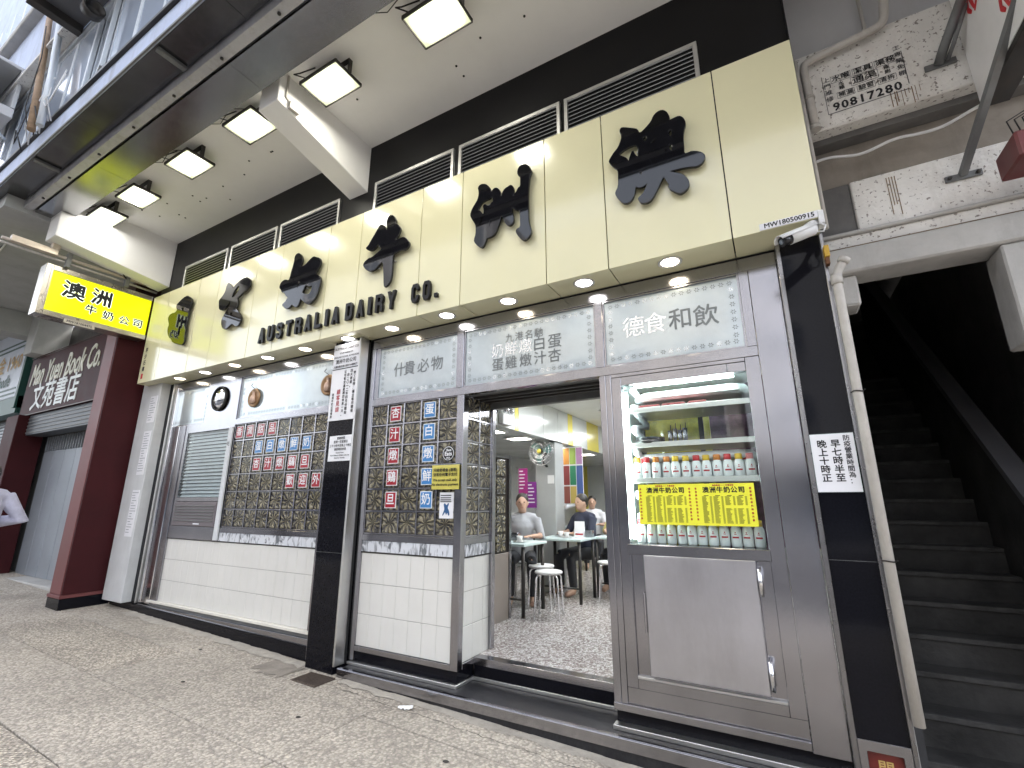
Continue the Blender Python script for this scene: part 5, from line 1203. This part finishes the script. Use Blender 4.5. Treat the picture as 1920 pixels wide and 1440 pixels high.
# painted plumber's advertisement
ad = thing('painted_advertisement', 'stencilled plumber advertisement with telephone number 90817280 on the white beam', 'sign', (.84, 3.298, 4.08))
MB().box(.60, .603, 3.2965, 3.299, 4.075, 4.385).box(.603, 1.03, 3.2965, 3.299, 4.073, 4.076).box(1.03, 1.033, 3.2965, 3.299, 4.11, 4.37).build('border', GREYINK, ad)
for k, ch in enumerate('90817280'): text('digit', ch, INK, ad, (.652 + k * .0465, 3.2975, 4.115), .085, bold=.0026, sx=.92)
def fr_word(s, x, z, size, w, h, bold=.0004):
    MB().box(x - w / 2, x + w / 2, 3.2975, 3.299, z + h / 2 - .0015, z + h / 2).box(x - w / 2, x + w / 2, 3.2975, 3.299, z - h / 2, z - h / 2 + .0015).box(x - w / 2, x - w / 2 + .0015, 3.2975, 3.299, z - h / 2, z + h / 2).box(x + w / 2 - .0015, x + w / 2, 3.2975, 3.299, z - h / 2, z + h / 2).build('box_line', GREYINK, ad)
    text('lettering', s, INK, ad, (x, 3.2972, z), size, bold=bold)
fr_word('水喉', .705, 4.335, .052, .112, .054, .0009); fr_word('潔具', .825, 4.335, .052, .112, .054, .0009); fr_word('渠務', .945, 4.335, .052, .112, .054, .0009)
fr_word('通渠', .825, 4.268, .066, .145, .068, .0007); fr_word('補漏', .715, 4.198, .042, .096, .048); fr_word('驗窗', .825, 4.198, .042, .096, .048); fr_word('清拆', .935, 4.198, .042, .096, .048)
for s, x in (('水箱', .70), ('座廁', .945)):
    fr_word('', x, 4.268, .01, .058, .07) if False else None
    vtext('lettering', s, INK, ad, (x, 3.2972, 4.285), .032, .034, bold=.0008)
vtext('lettering', '上門維修', GREYINK, ad, (.625, 3.2972, 4.345), .042, .052, bold=.0004); vtext('lettering', '工專業免棚', GREYINK, ad, (1.012, 3.2972, 4.40), .038, .050, bold=.0006)
# pipes along the wall
def pipe_thing(name, label, pts, r, m, n=12, collars=()):
    t = thing(name, label, 'pipe', pts[-1]); tube('pipe', pts, r, m, t, n)
    for (p, q) in collars: tube('collar', [p, q], r * 1.28, m, t, n)
    return t
def rounded(pts, r=.05, n=5):
    out = [Vector(pts[0])]
    for i in range(1, len(pts) - 1):
        a, b, c_ = Vector(pts[i - 1]), Vector(pts[i]), Vector(pts[i + 1])
        p = b + (a - b).normalized() * min(r, (a - b).length * .45); q = b + (c_ - b).normalized() * min(r, (c_ - b).length * .45)
        for k in range(n + 1):
            t_ = k / n; out.append(p * (1 - t_) ** 2 + b * 2 * t_ * (1 - t_) + q * t_ ** 2)
    out.append(Vector(pts[-1])); return [tuple(p) for p in out]
pipe_thing('drain_pipe', 'thick grey pipe bending down beside the cream fascia end', rounded([(1.02, 3.25, 4.95), (.97, 3.25, 4.57), (.535, 3.25, 4.51), (.505, 3.25, 4.48), (.508, 3.25, 3.955)], .07), .026, PIPE, 12, [((.5065, 3.25, 4.22), (.5068, 3.25, 4.20)), ((.508, 3.25, 3.985), (.508, 3.25, 3.955))])
pipe_thing('conduit', 'thin grey conduit above the painted advertisement', rounded([(.90, 3.36, 4.98), (.90, 3.36, 4.66), (.72, 3.36, 4.62), (.43, 3.36, 4.60)], .06), .012, PIPE, 8)
pipe_thing('conduit', 'slim vertical conduit squeezed beside the fascia end', [(.455, 3.2, 4.5), (.458, 3.2, 3.2)], .016, PIPE, 8)
pipe_thing('drain_pipe', 'pale drain pipe with open elbow beside the right black pillar', rounded([(.452, 3.15, .515), (.456, 3.15, 2.865), (.515, 3.14, 2.955)], .05), .024, PIPE, 14, [((.4555, 3.15, 2.80), (.456, 3.15, 2.855)), ((.498, 3.143, 2.93), (.515, 3.14, 2.955))])
for k, (z, l) in enumerate(((2.146, 'upper'), (1.253, 'lower'))):
    t = thing('pipe_clip', 'dark wire clip round the pale drain pipe, the ' + l + ' one', 'clip', (.454, 3.15, z), 'wire clips on the drain pipe')
    tube('wire', [(.454 + math.cos(a * .5) * .027, 3.15 + math.sin(a * .5) * .027, z + .002 * math.sin(a)) for a in range(14)], .004, DARKM, t, 6)
    tube('tail', [(.478, 3.14, z), (.487, 3.125, z + .006)], .003, DARKM, t, 5)
cb = thing('white_cable', 'wavy white cable sleeve strung under the concrete beam', 'cable', (.9, 3.40, 3.8))
pts = []
for i in range(61):
    f = i / 60; x = .45 + f * .95; pts.append((x, 3.40 - .25 * max(0, f - .6), 3.80 + .022 * math.sin(f * 15) * (1 - .4 * f) + (.03 if f < .05 else 0) + .05 * max(0, f - .75)))
tube('sleeve', pts, .0095, WPLASTIC, cb, 8)
# projecting white sign with red brush characters, on struts
rsn = thing('projecting_sign', 'white projecting signboard with red brush characters at the top right corner', 'sign', (1.36, 2.6, 3.8))
box('face', 1.30, 1.315, 1.7, 3.27, 3.80, 5.2, mat('sign_white', (.80, .79, .78), .3), rsn, 0)
box('frame', 1.3155, 1.42, 1.7, 3.26, 3.78, 5.2, DARKM, rsn); box('frame', 1.302, 1.42, 1.69, 3.272, 3.765, 3.798, DARKM, rsn)
REDB = flat('red_paint', (.58, .02, .03), .4)
def strokes(name, lines, parent, X, m, wd=.028):
    s = MB()
    for L_ in lines:
        n = len(L_)
        for i in range(n - 1):
            pass
        L2 = []
        for i in range(n - 1):
            for k in range(4): f = k / 4; L2.append((L_[i][0] * (1 - f) + L_[i + 1][0] * f, L_[i][1] * (1 - f) + L_[i + 1][1] * f))
        L2.append(L_[-1]); m_ = len(L2); A = []; B = []
        for i, p in enumerate(L2):
            a = L2[max(0, i - 1)]; b = L2[min(m_ - 1, i + 1)]; t_ = Vector((b[0] - a[0], b[1] - a[1])).normalized()
            w = wd * (.55 + .45 * math.sin(math.pi * (i + .6) / (m_ + .2))) ; A.append((p[0] - t_.y * w, p[1] + t_.x * w)); B.append((p[0] + t_.y * w, p[1] - t_.x * w))
        b0 = len(s.v); s.v += [(X, q[0], q[1]) for q in A] + [(X, q[0], q[1]) for q in B]
        for i in range(m_ - 1): s.f.append((b0 + i, b0 + i + 1, b0 + m_ + i + 1, b0 + m_ + i)); s.sm.append(False)
    o = s.build(name, m, parent); return o
def brush(yc, zc, k):
    return [[(yc + k * a, zc + k * b) for a, b in L_] for L_ in ([(.16, .5), (.14, .2), (.2, -.05), (.1, -.2)], [(.02, .55), (.05, .1), (-.02, -.22)], [(-.06, .5), (-.14, .2), (-.05, .08), (-.16, -.16), (.0, -.28)], [(.2, .32), (-.18, .4)], [(-.2, .05), (-.24, -.2)])]
for k_, (yc, zc) in enumerate(((3.05, 4.33), (2.77, 4.02), (2.45, 4.33))): strokes('character', brush(yc, zc, .30), rsn, 1.2985 - .0005 * k_, REDB, .016)
br_ = thing('sign_bracket', 'grey steel arm and plate bolted to the white beam behind the projecting sign', 'bracket', (1.19, 3.29, 4.15))
box('plate', 1.115, 1.265, 3.285, 3.299, 4.145, 4.185, GREYM, br_); tube('arm', [(1.18, 3.285, 4.165), (1.20, 3.22, 4.22), (1.29, 3.05, 4.42)], .026, GREYM, br_, 8); tube('arm', [(1.22, 3.27, 4.165), (1.235, 3.2, 4.2), (1.295, 3.1, 4.36)], .012, GREYM, br_, 8)
b2 = thing('sign_bracket', 'long grey steel strut and plate under the projecting sign', 'bracket', (1.19, 3.43, 3.43))
box('plate', 1.12, 1.29, 3.425, 3.439, 3.435, 3.475, GREYM, b2)
MB().tube([(1.20, 3.42, 3.46), (1.34, 2.55, 4.05)], .024, 4, smooth=False).build('strut', GREYM, b2)
for x in (1.14, 1.27): MB().lathe([(.0, -.01), (.012, -.01), (.012, 0), (.0, 0)], (x, 3.424, 3.455), 6, 'y').build('bolt', DARKM, b2)
rb = thing('red_box', 'dark red metal box with loose wires at the right edge', 'box', (1.35, 3.05, 3.25))
box('case', 1.30, 1.62, 3.05, 3.3, 3.28, 3.43, mat('dark_red_metal', (.13, .018, .02), .45, .2, dirt=.4), rb, .01)
for k in range(3): tube('wire', [(1.32 + k * .03, 3.1, 3.43), (1.29 + k * .03, 3.06, 3.50), (1.36 + k * .03, 3.05, 3.53), (1.40 + k * .02, 3.1, 3.44)], .004, RUBBER, rb, 5)

# staircase
stc = thing('staircase', 'worn dark concrete stairs climbing away from the street on the right', 'stairs', (.9, 4.5, 0))
RISE, RUN = .172, .19
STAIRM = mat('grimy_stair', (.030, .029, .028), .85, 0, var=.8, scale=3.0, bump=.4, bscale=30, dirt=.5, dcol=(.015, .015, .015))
nos = MB().box(-.42, .42, -.01, .016, -.03, .0).mesh('nosing', mat('stair_nosing', (.042, .041, .04), .85, var=.6, scale=9), .003)
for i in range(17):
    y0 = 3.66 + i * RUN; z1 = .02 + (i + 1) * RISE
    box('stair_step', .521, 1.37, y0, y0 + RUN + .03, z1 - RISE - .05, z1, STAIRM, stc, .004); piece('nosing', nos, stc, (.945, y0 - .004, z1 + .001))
pp = thing('stair_parapet', 'sloping concrete parapet with a worn handrail beside the dark stairs', 'parapet', (1.4, 5, .5))
def rail(y): return 1.40 + (y - 4.1) * RISE / RUN
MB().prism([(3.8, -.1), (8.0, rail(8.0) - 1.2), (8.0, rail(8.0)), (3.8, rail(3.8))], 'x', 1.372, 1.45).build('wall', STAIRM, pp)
MB().prism([(3.78, rail(3.78)), (8.0, rail(8.0)), (8.0, rail(8.0) + .07), (3.78, rail(3.78) + .07)], 'x', 1.35, 1.475).build('handrail', mat('dark_handrail', (.10, .10, .11), .5), pp)
tag(box('stairwell_wall', 2.3, 2.4, 3.62, 12, -.1, 5.3, CONC, None, 0), kind='structure')
tag(box('stairwell_floor', .521, 2.3, 3.5, 3.9, -.12, -.005, CONCD, None, 0), kind='structure')
mb_ = thing('meter_box', 'dark metal meter cabinet on the stairwell wall', 'cabinet', (2.2, 5, 2))
box('cabinet', 2.12, 2.299, 4.6, 5.6, 1.9, 2.75, DARKM, mb_, .01); box('label', 2.115, 2.119, 4.75, 4.87, 2.5, 2.6, PAPER, mb_, 0)

# ================================================================ CCTV CAMERA
cv = thing('security_camera', 'white bullet security camera under the right corner of the cream fascia', 'camera', (.4, 3.0, 3.15))
A = Vector((.365, 2.945, 3.085)); Bq = Vector((.175, 2.835, 2.99)); ax = (Bq - A).normalized()
side = ax.cross(Vector((0, 0, 1))).normalized(); upv = side.cross(ax)
def ring(p, w, h, n=16): return [p + side * math.cos(2 * math.pi * k / n) * w + upv * math.sin(2 * math.pi * k / n) * h for k in range(n)]
def loft(name, secs, m, parent):
    s = MB(); n = len(secs[0])
    for sc in secs: s.v += [tuple(p) for p in sc]
    for i in range(len(secs) - 1):
        for k in range(n): s.f.append((i * n + k, i * n + (k + 1) % n, (i + 1) * n + (k + 1) % n, (i + 1) * n + k)); s.sm.append(True)
    s.f += [tuple(range(n)), tuple((len(secs) - 1) * n + k for k in range(n))]; s.sm += [False, False]
    return s.build(name, m, parent)
loft('body', [ring(A, .030, .028), ring(A + ax * .01, .036, .034), ring(A + ax * .17, .036, .034)], WPLASTIC, cv)
loft('lens_hood', [ring(A + ax * .17, .0345, .033), ring(A + ax * .21, .034, .033), ring(A + ax * .222, .028, .027)], flat('gloss_black', (.01, .01, .012), .15), cv)
loft('lens', [ring(A + ax * .2225, .016, .016), ring(A + ax * .226, .012, .012)], GLASSD, cv)
s = MB(); K = 9
for i, d_ in enumerate((-.005, .235)):
    for k in range(K):
        a = math.pi * (.06 + .88 * k / (K - 1)); s.v.append(tuple(A + ax * d_ + side * math.cos(a) * .042 + upv * math.sin(a) * .041))
for k in range(K - 1): s.f.append((k, k + 1, K + k + 1, K + k)); s.sm.append(True)
sh_ = s.build('sunshield', WPLASTIC, cv); sm_ = sh_.modifiers.new('thick', 'SOLIDIFY'); sm_.thickness = .003
tube('arm', [tuple(A + upv * .03 + ax * .03), (.36, 2.975, 3.14), (.385, 3.01, 3.16)], .016, WPLASTIC, cv, 10)
MB().lathe([(.0, 0), (.045, 0), (.04, -.02), (.018, -.03), (.0, -.03)], (.37, 3.05, 3.174), 18).build('base', WPLASTIC, cv)
box('junction_box', .40, .428, 2.975, 3.06, 3.13, 3.215, WPLASTIC, cv, .004)
tube('cable', [(.40, 2.99, 3.14), (.425, 2.96, 3.10), (.41, 2.95, 3.06), (.375, 2.955, 3.07)], .005, WPLASTIC, cv, 6)
ys_ = thing('yellow_box', 'tiny yellow box on the steel edge beside the security camera', 'box', (.43, 3.15, 2.98))
box('case', .418, .445, 3.13, 3.184, 2.985, 3.06, flat('yellow_plastic', (.62, .38, .05), .5), ys_, .003); box('bracket', .42, .440, 3.14, 3.184, 2.94, 2.9845, mat('rusty', (.16, .07, .03), .8), ys_)

# ================================================================ YELLOW LIGHTBOX
lbx = thing('lightbox_sign', 'glowing yellow lightbox with black Chinese characters projecting at the left end of the fascia', 'sign', (-7.9, 2.4, 3.85))
YLIT = flat('lit_yellow_acrylic', (.40, .42, .01), .3, emit=(.76, .86, .0), estr=.15, spec=.3)
box('face', -7.856, -7.85, 1.87, 2.985, 3.915, 4.455, YLIT, lbx, 0); box('back_face', -8.05, -8.044, 1.87, 2.985, 3.915, 4.455, YLIT, lbx, 0)
box('body', -8.043, -7.857, 1.85, 2.985, 3.90, 4.47, STEEL, lbx, 0)
CHAMP = mat('champagne_steel', (.50, .46, .40), .28, 1., var=.1)
MB().box(-8.06, -7.835, 1.80, 1.869, 3.845, 4.525).build('frame', CHAMP, lbx, bevel=.004)
MB().box(-8.06, -7.835, 1.8695, 2.985, 4.456, 4.525).build('frame', CHAMP, lbx, bevel=.004); MB().box(-8.06, -7.835, 1.8695, 2.985, 3.845, 3.914).build('frame', CHAMP, lbx, bevel=.004)
MB().box(-7.8345, -7.822, 1.845, 1.869, 3.89, 4.48).build('inner_frame', CHAMP, lbx, bevel=.003)
WHOUT = flat('white_outline', (.8, .85, .8), .4, emit=(.8, .9, .85), estr=.35)
for ch, y, z, h in (('澳', 2.115, 4.245, .235), ('洲', 2.415, 4.262, .225), ('牛', 2.325, 4.065, .125), ('奶', 2.52, 4.045, .125), ('公', 2.705, 4.042, .12), ('司', 2.868, 4.052, .125)):
    text('character_outline', ch, WHOUT, lbx, (-7.8485, y, z), h * 1.05, '+X', bold=h * .058)
    text('character', ch, INK, lbx, (-7.8462, y, z), h * 1.05, '+X', bold=h * .036)
box('number_plate', -7.834, -7.83, 2.08, 2.40, 3.805, 3.86, mat('beige_plate', (.55, .50, .42), .5), lbx, 0)
text('lettering', 'MW181004475', INK, lbx, (-7.8285, 2.24, 3.832), .042, '+X', bold=.001)
arm = thing('sign_support', 'rusty steel tubes and conduits carrying the yellow lightbox from the wall', 'support', (-7.8, 2.4, 4.6))
tube('tube', [(-7.80, 1.35, 4.64), (-7.80, 3.02, 4.66)], .022, mat('rusty_white_steel', (.48, .42, .36), .6, .2, dirt=.6, dcol=(.2, .11, .06)), arm, 8); tube('tube', [(-7.84, 1.35, 4.60), (-7.84, 3.02, 4.60)], .016, PIPE, arm, 8)
for y in (1.95, 2.6): box('hanger', -7.83, -7.77, y, y + .05, 4.525, 4.72, GREYM, arm)
for k in range(2): tube('cable', [(-7.72, 1.8, 4.90 + .02 * k), (-7.72, 2.2, 4.80 + .01 * k), (-7.74, 2.45, 4.78), (-7.78, 2.62, 4.62)], .008, RUBBER, arm, 6)
MB().box(-7.82, -7.74, 1.42, 1.85, 4.62, 4.70).box(-7.82, -7.74, 1.78, 1.86, 4.7005, 5.05).build('angle_bracket', mat('champagne_bracket', (.55, .48, .40), .4, .5, dirt=.4), arm, bevel=.004)

# ================================================================ NEIGHBOURING SHOPS, LEFT
bs = thing('book_shop', 'closed maroon book shop with white italic lettering, left of the milk shop', 'shop', (-10, 3.2, .3))
box('sign_board', -12.35, -8.72, 3.0, 3.3, 3.10, 4.22, MAROON, bs, .01)
MB().box(-12.36, -8.715, 2.985, 2.999, 3.085, 3.10).box(-12.36, -8.715, 2.985, 2.999, 4.22, 4.235).build('sign_trim', BROWN, bs)
SIGNW = flat('cream_lettering', (.66, .66, .56), .4)
text('lettering', 'Man Yuen Book Co.', SIGNW, bs, (-10.72, 2.995, 3.845), .60, sx=.60, shear=.25, bold=.008, extrude=.004)
text('lettering', '文苑書店', flat('white_lettering', (.72, .76, .76), .4), bs, (-10.85, 2.995, 3.375), .54, sx=.92, bold=.007, extrude=.004, spacing=1.05)
box('side_board', -8.715, -8.38, 2.95, 3.3, 2.7, 4.9, BROWN, bs, .004)
box('pilaster_front', -8.38, -8.055, 2.735, 2.755, .401, 4.6, MAROON_LIT, bs, .004); box('pilaster_side', -8.05, -8.02, 2.74, 3.24, .401, 4.6, MAROON, bs, .004); box('pilaster_core', -8.375, -8.05, 2.756, 3.3, .2, 4.6, MAROON, bs, 0)  # lit front and shaded side of one pilaster, painted as two maroon tones
box('pilaster_base', -8.39, -8.01, 2.725, 3.25, .15, .36, GRANITE, bs, .006); box('base_trim', -8.395, -8.005, 2.718, 3.26, .361, .40, MAROON_LIT, bs, .003)
box('pilaster', -12.55, -11.95, 2.9, 3.3, .2, 3.09, MAROON, bs, .01)
box('header', -11.94, -8.38, 3.05, 3.3, 2.72, 3.09, mat('dark_shutter_box', (.10, .11, .125), .45, .4, var=.15), bs, .006)
for i in range(5): box('header_rib', -11.94, -8.38, 3.04, 3.0495, 2.75 + i * .065, 2.775 + i * .065, GREYM, bs, .002)
GATE = mat('grey_folding_gate', (.30, .33, .37), .4, .3, var=.1, scale=2)
for i in range(7): box('gate_panel', -11.93 + i * .47, -11.475 + i * .47, 3.36, 3.38, .32, 2.45, GATE, bs, .006)
for i in range(30): box('gate_bar', -11.90 + i * .11, -11.88 + i * .11, 3.35, 3.37, 2.45, 2.72, GATE, bs, 0)
box('wall', -12.6, -8.06, 3.4, 3.5, .2, 5.0, CONCD, bs, 0); box('threshold', -12.5, -8.6, 3.1, 3.39, .15, .318, CONC, bs, .01)
ns = thing('noodle_shop', 'closed shop with a white and green sign over a grey roller shutter, far left', 'shop', (-15, 3.2, .4))
SB = mat('blue_white_sign', (.55, .60, .68), .4, var=.03); GRN = flat('dark_green', (.02, .07, .06), .4)
box('sign_board', -18, -12.72, 3.0, 3.2, 3.55, 5.05, SB, ns, .01)
for z in (4.62, 4.72, 3.62, 3.72): box('sign_stripe', -18, -12.95, 2.993, 2.9995, z, z + .035, GRN, ns, 0)
box('sign_edge', -12.72, -12.62, 2.96, 3.2, 3.3, 5.1, GRN, ns, .005); box('green_band', -18, -12.62, 2.99, 3.2, 3.2, 3.545, GRN, ns, .004)
text('lettering', '文石龍世金 1960', mat('gold_letters', (.42, .26, .08), .4, .4), ns, (-14.5, 2.99, 4.30), .42, bold=.008); text('lettering', "d's Noodle", GRN, ns, (-14.0, 2.99, 3.93), .36, sx=.75, shear=.2, bold=.010)
SHUT = mat('roller_shutter', (.34, .37, .41), .4, .5, var=.12)
sl = MB().prism([(3.30, -.03), (3.285, -.015), (3.285, .02), (3.30, .03)], 'x', -17.9, -12.63).mesh('shutter_slat', SHUT)
for i in range(40): piece('shutter_slat', sl, ns, (0, 0, .45 + i * .07))
box('wall', -18, -12.6, 3.31, 3.5, .2, 5.0, CONCD, ns, 0)
box('step', -18, -12.6, 2.95, 3.28, .2, .42, MAROON_LIT, ns, .01)
fw = thing('street_wall', 'grey shop walls continuing down the street at the far left', 'wall', (-28, 3.3, .5)); box('wall', -45, -18.01, 3.1, 3.6, .3, 6, CONC, fw, 0)
for i in range(5): box('shutter', -44 + i * 5.2, -40 + i * 5.2, 3.05, 3.0995, .8, 3.8, SHUT, fw, .01)
nb = thing('neighbour_canopy', 'plain grey concrete canopy and beams over the book shop', 'canopy', (-12, 2.4, 5))
NC = mat('grey_canopy_paint', (.42, .43, .42), .7, var=.1, dirt=.4, dcol=(.22, .2, .18))
box('slab', -45, -7.83, 1.3, 3.4, 5.06, 5.4, NC, nb, 0); box('beam', -12.6, -12.2, 1.35, 3.2, 4.62, 5.059, NC, nb, .01); box('column_head', -12.2, -11.8, 2.8, 3.3, 4.23, 5.059, NC, nb, .01)
cl_ = thing('cable_tangle', 'tangle of white cables hanging under the grey canopy at the left edge', 'cable', (-9.5, 1.5, 4.9))
rc = random.Random(11)
for k in range(6):
    x = -9.9 + k * .12; tube('cable', [(x, 1.42, 5.05), (x + rc.uniform(-.2, .2), 1.5, 4.85), (x + rc.uniform(-.3, .3), 1.55, 4.62 + rc.uniform(0, .15)), (x + rc.uniform(-.2, .3), 1.6, 4.86), (x + .25, 1.62, 5.05)], .011, WPLASTIC if k % 2 else RUBBER, cl_, 6)

# ================================================================ UPPER STOREY OVER THE CANOPY
us = thing('upper_storey', 'weathered pale blue upper storey with a row of metal windows above the canopy', 'facade', (-6, 1.3, 5.3))
box('spandrel', -20, 3.5, 1.20, 1.216, 5.22, 5.47, BLUEWALL, us, .006); box('drip_edge', -20, 3.5, 1.185, 1.1995, 5.20, 5.225, GREYM, us); box('rail', -20, 3.5, 1.17, 1.30, 5.471, 5.505, DARKM, us); box('sill', -20, 3.5, 1.25, 1.45, 5.506, 5.60, CONC, us, 0)
WFR = mat('pale_window_frame', (.56, .60, .64), .45, .3, var=.06)
UGL = mat('sky_painted_glass', (.52, .60, .73), .08, 0, var=.10, scale=.4, spec=1., coat=.6, rvar=.02)  # pale blue base paints the reflected sky into the panes
pm = MB().box(-.235, .235, -.008, .004, 0, .92).mesh('pane', UGL)
fm = MB().box(-.27, -.235, -.014, .025, -.03, .95).box(.235, .27, -.014, .025, -.03, .95).box(-.235, .235, -.014, .025, -.03, 0).box(-.235, .235, -.014, .025, .92, .95).mesh('window_frame', WFR, .003)
for i in range(18):
    x = -12.0 + i * .545
    f = piece('window_frame', fm, us, (x, 1.235, 5.64)); p = piece('pane', pm, f, (x, 1.235, 5.64))
    if i in (12, 15): f.rotation_euler = (0, 0, R(-9))
box('head', -20, 3.5, 1.2, 1.4, 6.60, 6.66, WFR, us)
box('spandrel', -20, -6.35, 1.12, 1.3, 6.70, 7.75, BLUEWALL, us, .01); box('ledge', -20, -6.3, 1.02, 1.3, 7.751, 7.86, CONC, us, .01); box('ledge', -20, -6.3, 1.08, 1.3, 6.661, 6.699, PLASTER, us)
box('window_band', -20, 3.5, 1.3, 1.4, 7.861, 9.6, UGL, us, 0)
for i in range(16): box('window_frame', -16 + i * .62, -15.94 + i * .62, 1.22, 1.299, 7.861, 9.6, WFR, us)
for z in (8.4, 9.1): box('window_frame', -20, -6.3, 1.23, 1.298, z, z + .05, WFR, us)
ob_ = thing('enclosed_balcony', 'dark metal enclosed balcony box projecting above the blue windows', 'balcony', (-5.2, 1, 6.6))
box('soffit', -6.28, -2.6, .72, 1.199, 6.661, 6.72, mat('dark_soffit', (.10, .10, .105), .6), ob_, .01); box('wall', -6.28, -2.6, .70, .76, 6.7205, 8.2, GREYPAINT, ob_, .01); box('end', -6.30, -6.24, .76, 1.199, 6.7205, 8.2, CONC, ob_, 0); box('bracket', -6.2, -6.1, .76, 1.19, 6.56, 6.66, DARKM, ob_, .004)
fd = MB().lathe([(.0, 0), (.09, 0), (.09, .10), (.075, .10), (.075, .02), (.0, .02)], (-5.55, 1.1, 6.40), 16, 'x').build('exhaust_pipe', DARKM, None)
tag(fd, 'short dark exhaust pipe end under the balcony box', 'pipe')
acu = thing('outdoor_unit', 'boxy grey air conditioner frame hung on brackets at the left edge above', 'air conditioner', (-8.3, 1, 6.2))
MB().box(-8.9, -7.75, .80, .84, 6.3, 6.9).box(-8.9, -7.75, 1.10, 1.14, 6.3, 6.9).box(-8.9, -7.75, .84, 1.10, 6.86, 6.9).build('case', mat('unit_grey', (.48, .49, .50), .5), acu, bevel=.006)
MB().box(-8.9, -7.75, .82, 1.14, 6.16, 6.29).build('tray', GREYPAINT, acu, bevel=.006)
for x in (-8.8, -7.85): tube('bracket', [(x, 1.15, 5.9), (x, .82, 6.15)], .02, WFR, acu, 6)
bp_ = thing('bamboo_pole', 'stained brown pole with trailing wires leaning on the blue facade', 'pole', (-6.4, 1.08, 5.37))
tube('pole', [(-6.42, 1.09, 5.35), (-6.62, 1.085, 6.0), (-6.86, 1.08, 6.75), (-7.25, 1.07, 7.9)], [.035, .032, .03, .028], mat('brown_bamboo', (.30, .20, .12), .6, var=.35, scale=8), bp_, 9)
tube('wire', [(-6.45, 1.06, 5.4), (-6.7, 1.05, 5.75), (-6.66, 1.05, 6.4), (-6.9, 1.05, 7.0)], .006, RUBBER, bp_, 5)
dp = pipe_thing('downpipe', 'pale grey downpipe beside the brown pole on the blue facade', [(-6.18, 1.1, 5.3), (-6.3, 1.1, 6.0), (-6.62, 1.1, 7.0), (-6.9, 1.1, 7.9)], .032, WFR, 10)
wt = thing('wire_tangle', 'tangle of pale wires at the foot of the brown pole above the canopy', 'cable', (-6.4, 1.1, 5.4))
rw = random.Random(4)
for k in range(9):
    x = -6.9 + k * .1; tube('wire', [(x, 1.15, 5.28 + rw.uniform(0, .2)), (x + rw.uniform(-.1, .2), 1.08, 5.5 + rw.uniform(0, .2)), (x + rw.uniform(-.2, .3), 1.1, 5.42 + rw.uniform(0, .3)), (x + rw.uniform(-.1, .3), 1.12, 5.75 + rw.uniform(0, .4))], .007, WPLASTIC if k % 3 else RUBBER, wt, 5)

# ================================================================ SMALL THINGS ON THE PAVEMENT
mh = thing('drain_cover', 'small rusty iron drain cover at the foot of the left black pillar', 'drain cover', (-3.58, 3.0, g(-3.58)))
gx = -3.58; zz = g(gx) + .004
IRON = mat('rusty_iron', (.11, .085, .07), .75, .4, var=.3, scale=12)
MB().box(gx - .15, gx + .15, 2.89, 3.10, zz - .02, zz + .002).build('plate', IRON, mh)
rb_ = MB().box(-.006, .006, -.09, .09, 0, .006).mesh('rib', IRON, .001)
for i in range(11): piece('rib', rb_, mh, (gx - .13 + i * .026, 2.995, zz + .002))
lt = MB(); rl = random.Random(2)
prof = []
for i in range(9):
    f = i / 8; prof.append([(-.055 + f * .11, -.02 + rl.uniform(-.006, .006), rl.uniform(.0, .012)), (-.055 + f * .11, .0, .012 + rl.uniform(0, .014)), (-.05 + f * .10, .02 + rl.uniform(-.006, .006), rl.uniform(.0, .014))])
lt.v = [p for r_ in prof for p in r_]
for i in range(8):
    for k in range(2): a = i * 3 + k; lt.f.append((a, a + 3, a + 4, a + 1)); lt.sm.append(False)
tis = lt.build('crumpled_tissue', mat('tissue_white', (.82, .82, .82), .8), None, (-2.56, 2.99, g(-2.56) + .004)); tis.rotation_euler = (0, 0, R(25))
tis.modifiers.new('thick', 'SOLIDIFY').thickness = .003
tag(tis, 'crumpled scrap of white tissue on the pavement before the step', 'litter')
for k, (x, y) in enumerate(((-4.4, 2.4), (-1.9, 2.6), (-3.1, 2.5), (-5.1, 2.9))):
    o = MB().lathe([(.0, .0), (.022, .0), (.016, .003), (.0, .004)], n=9).build('chewing_gum', flat('old_gum', (.05, .045, .04), .9), None, (x, y, g(x) + .002)); o.scale = (1, .7, 1)
    tag(o, 'flat black chewing gum spot trodden into the pavement, ' + ORD[k] + ' of four', 'gum', 'gum spots on the pavement')
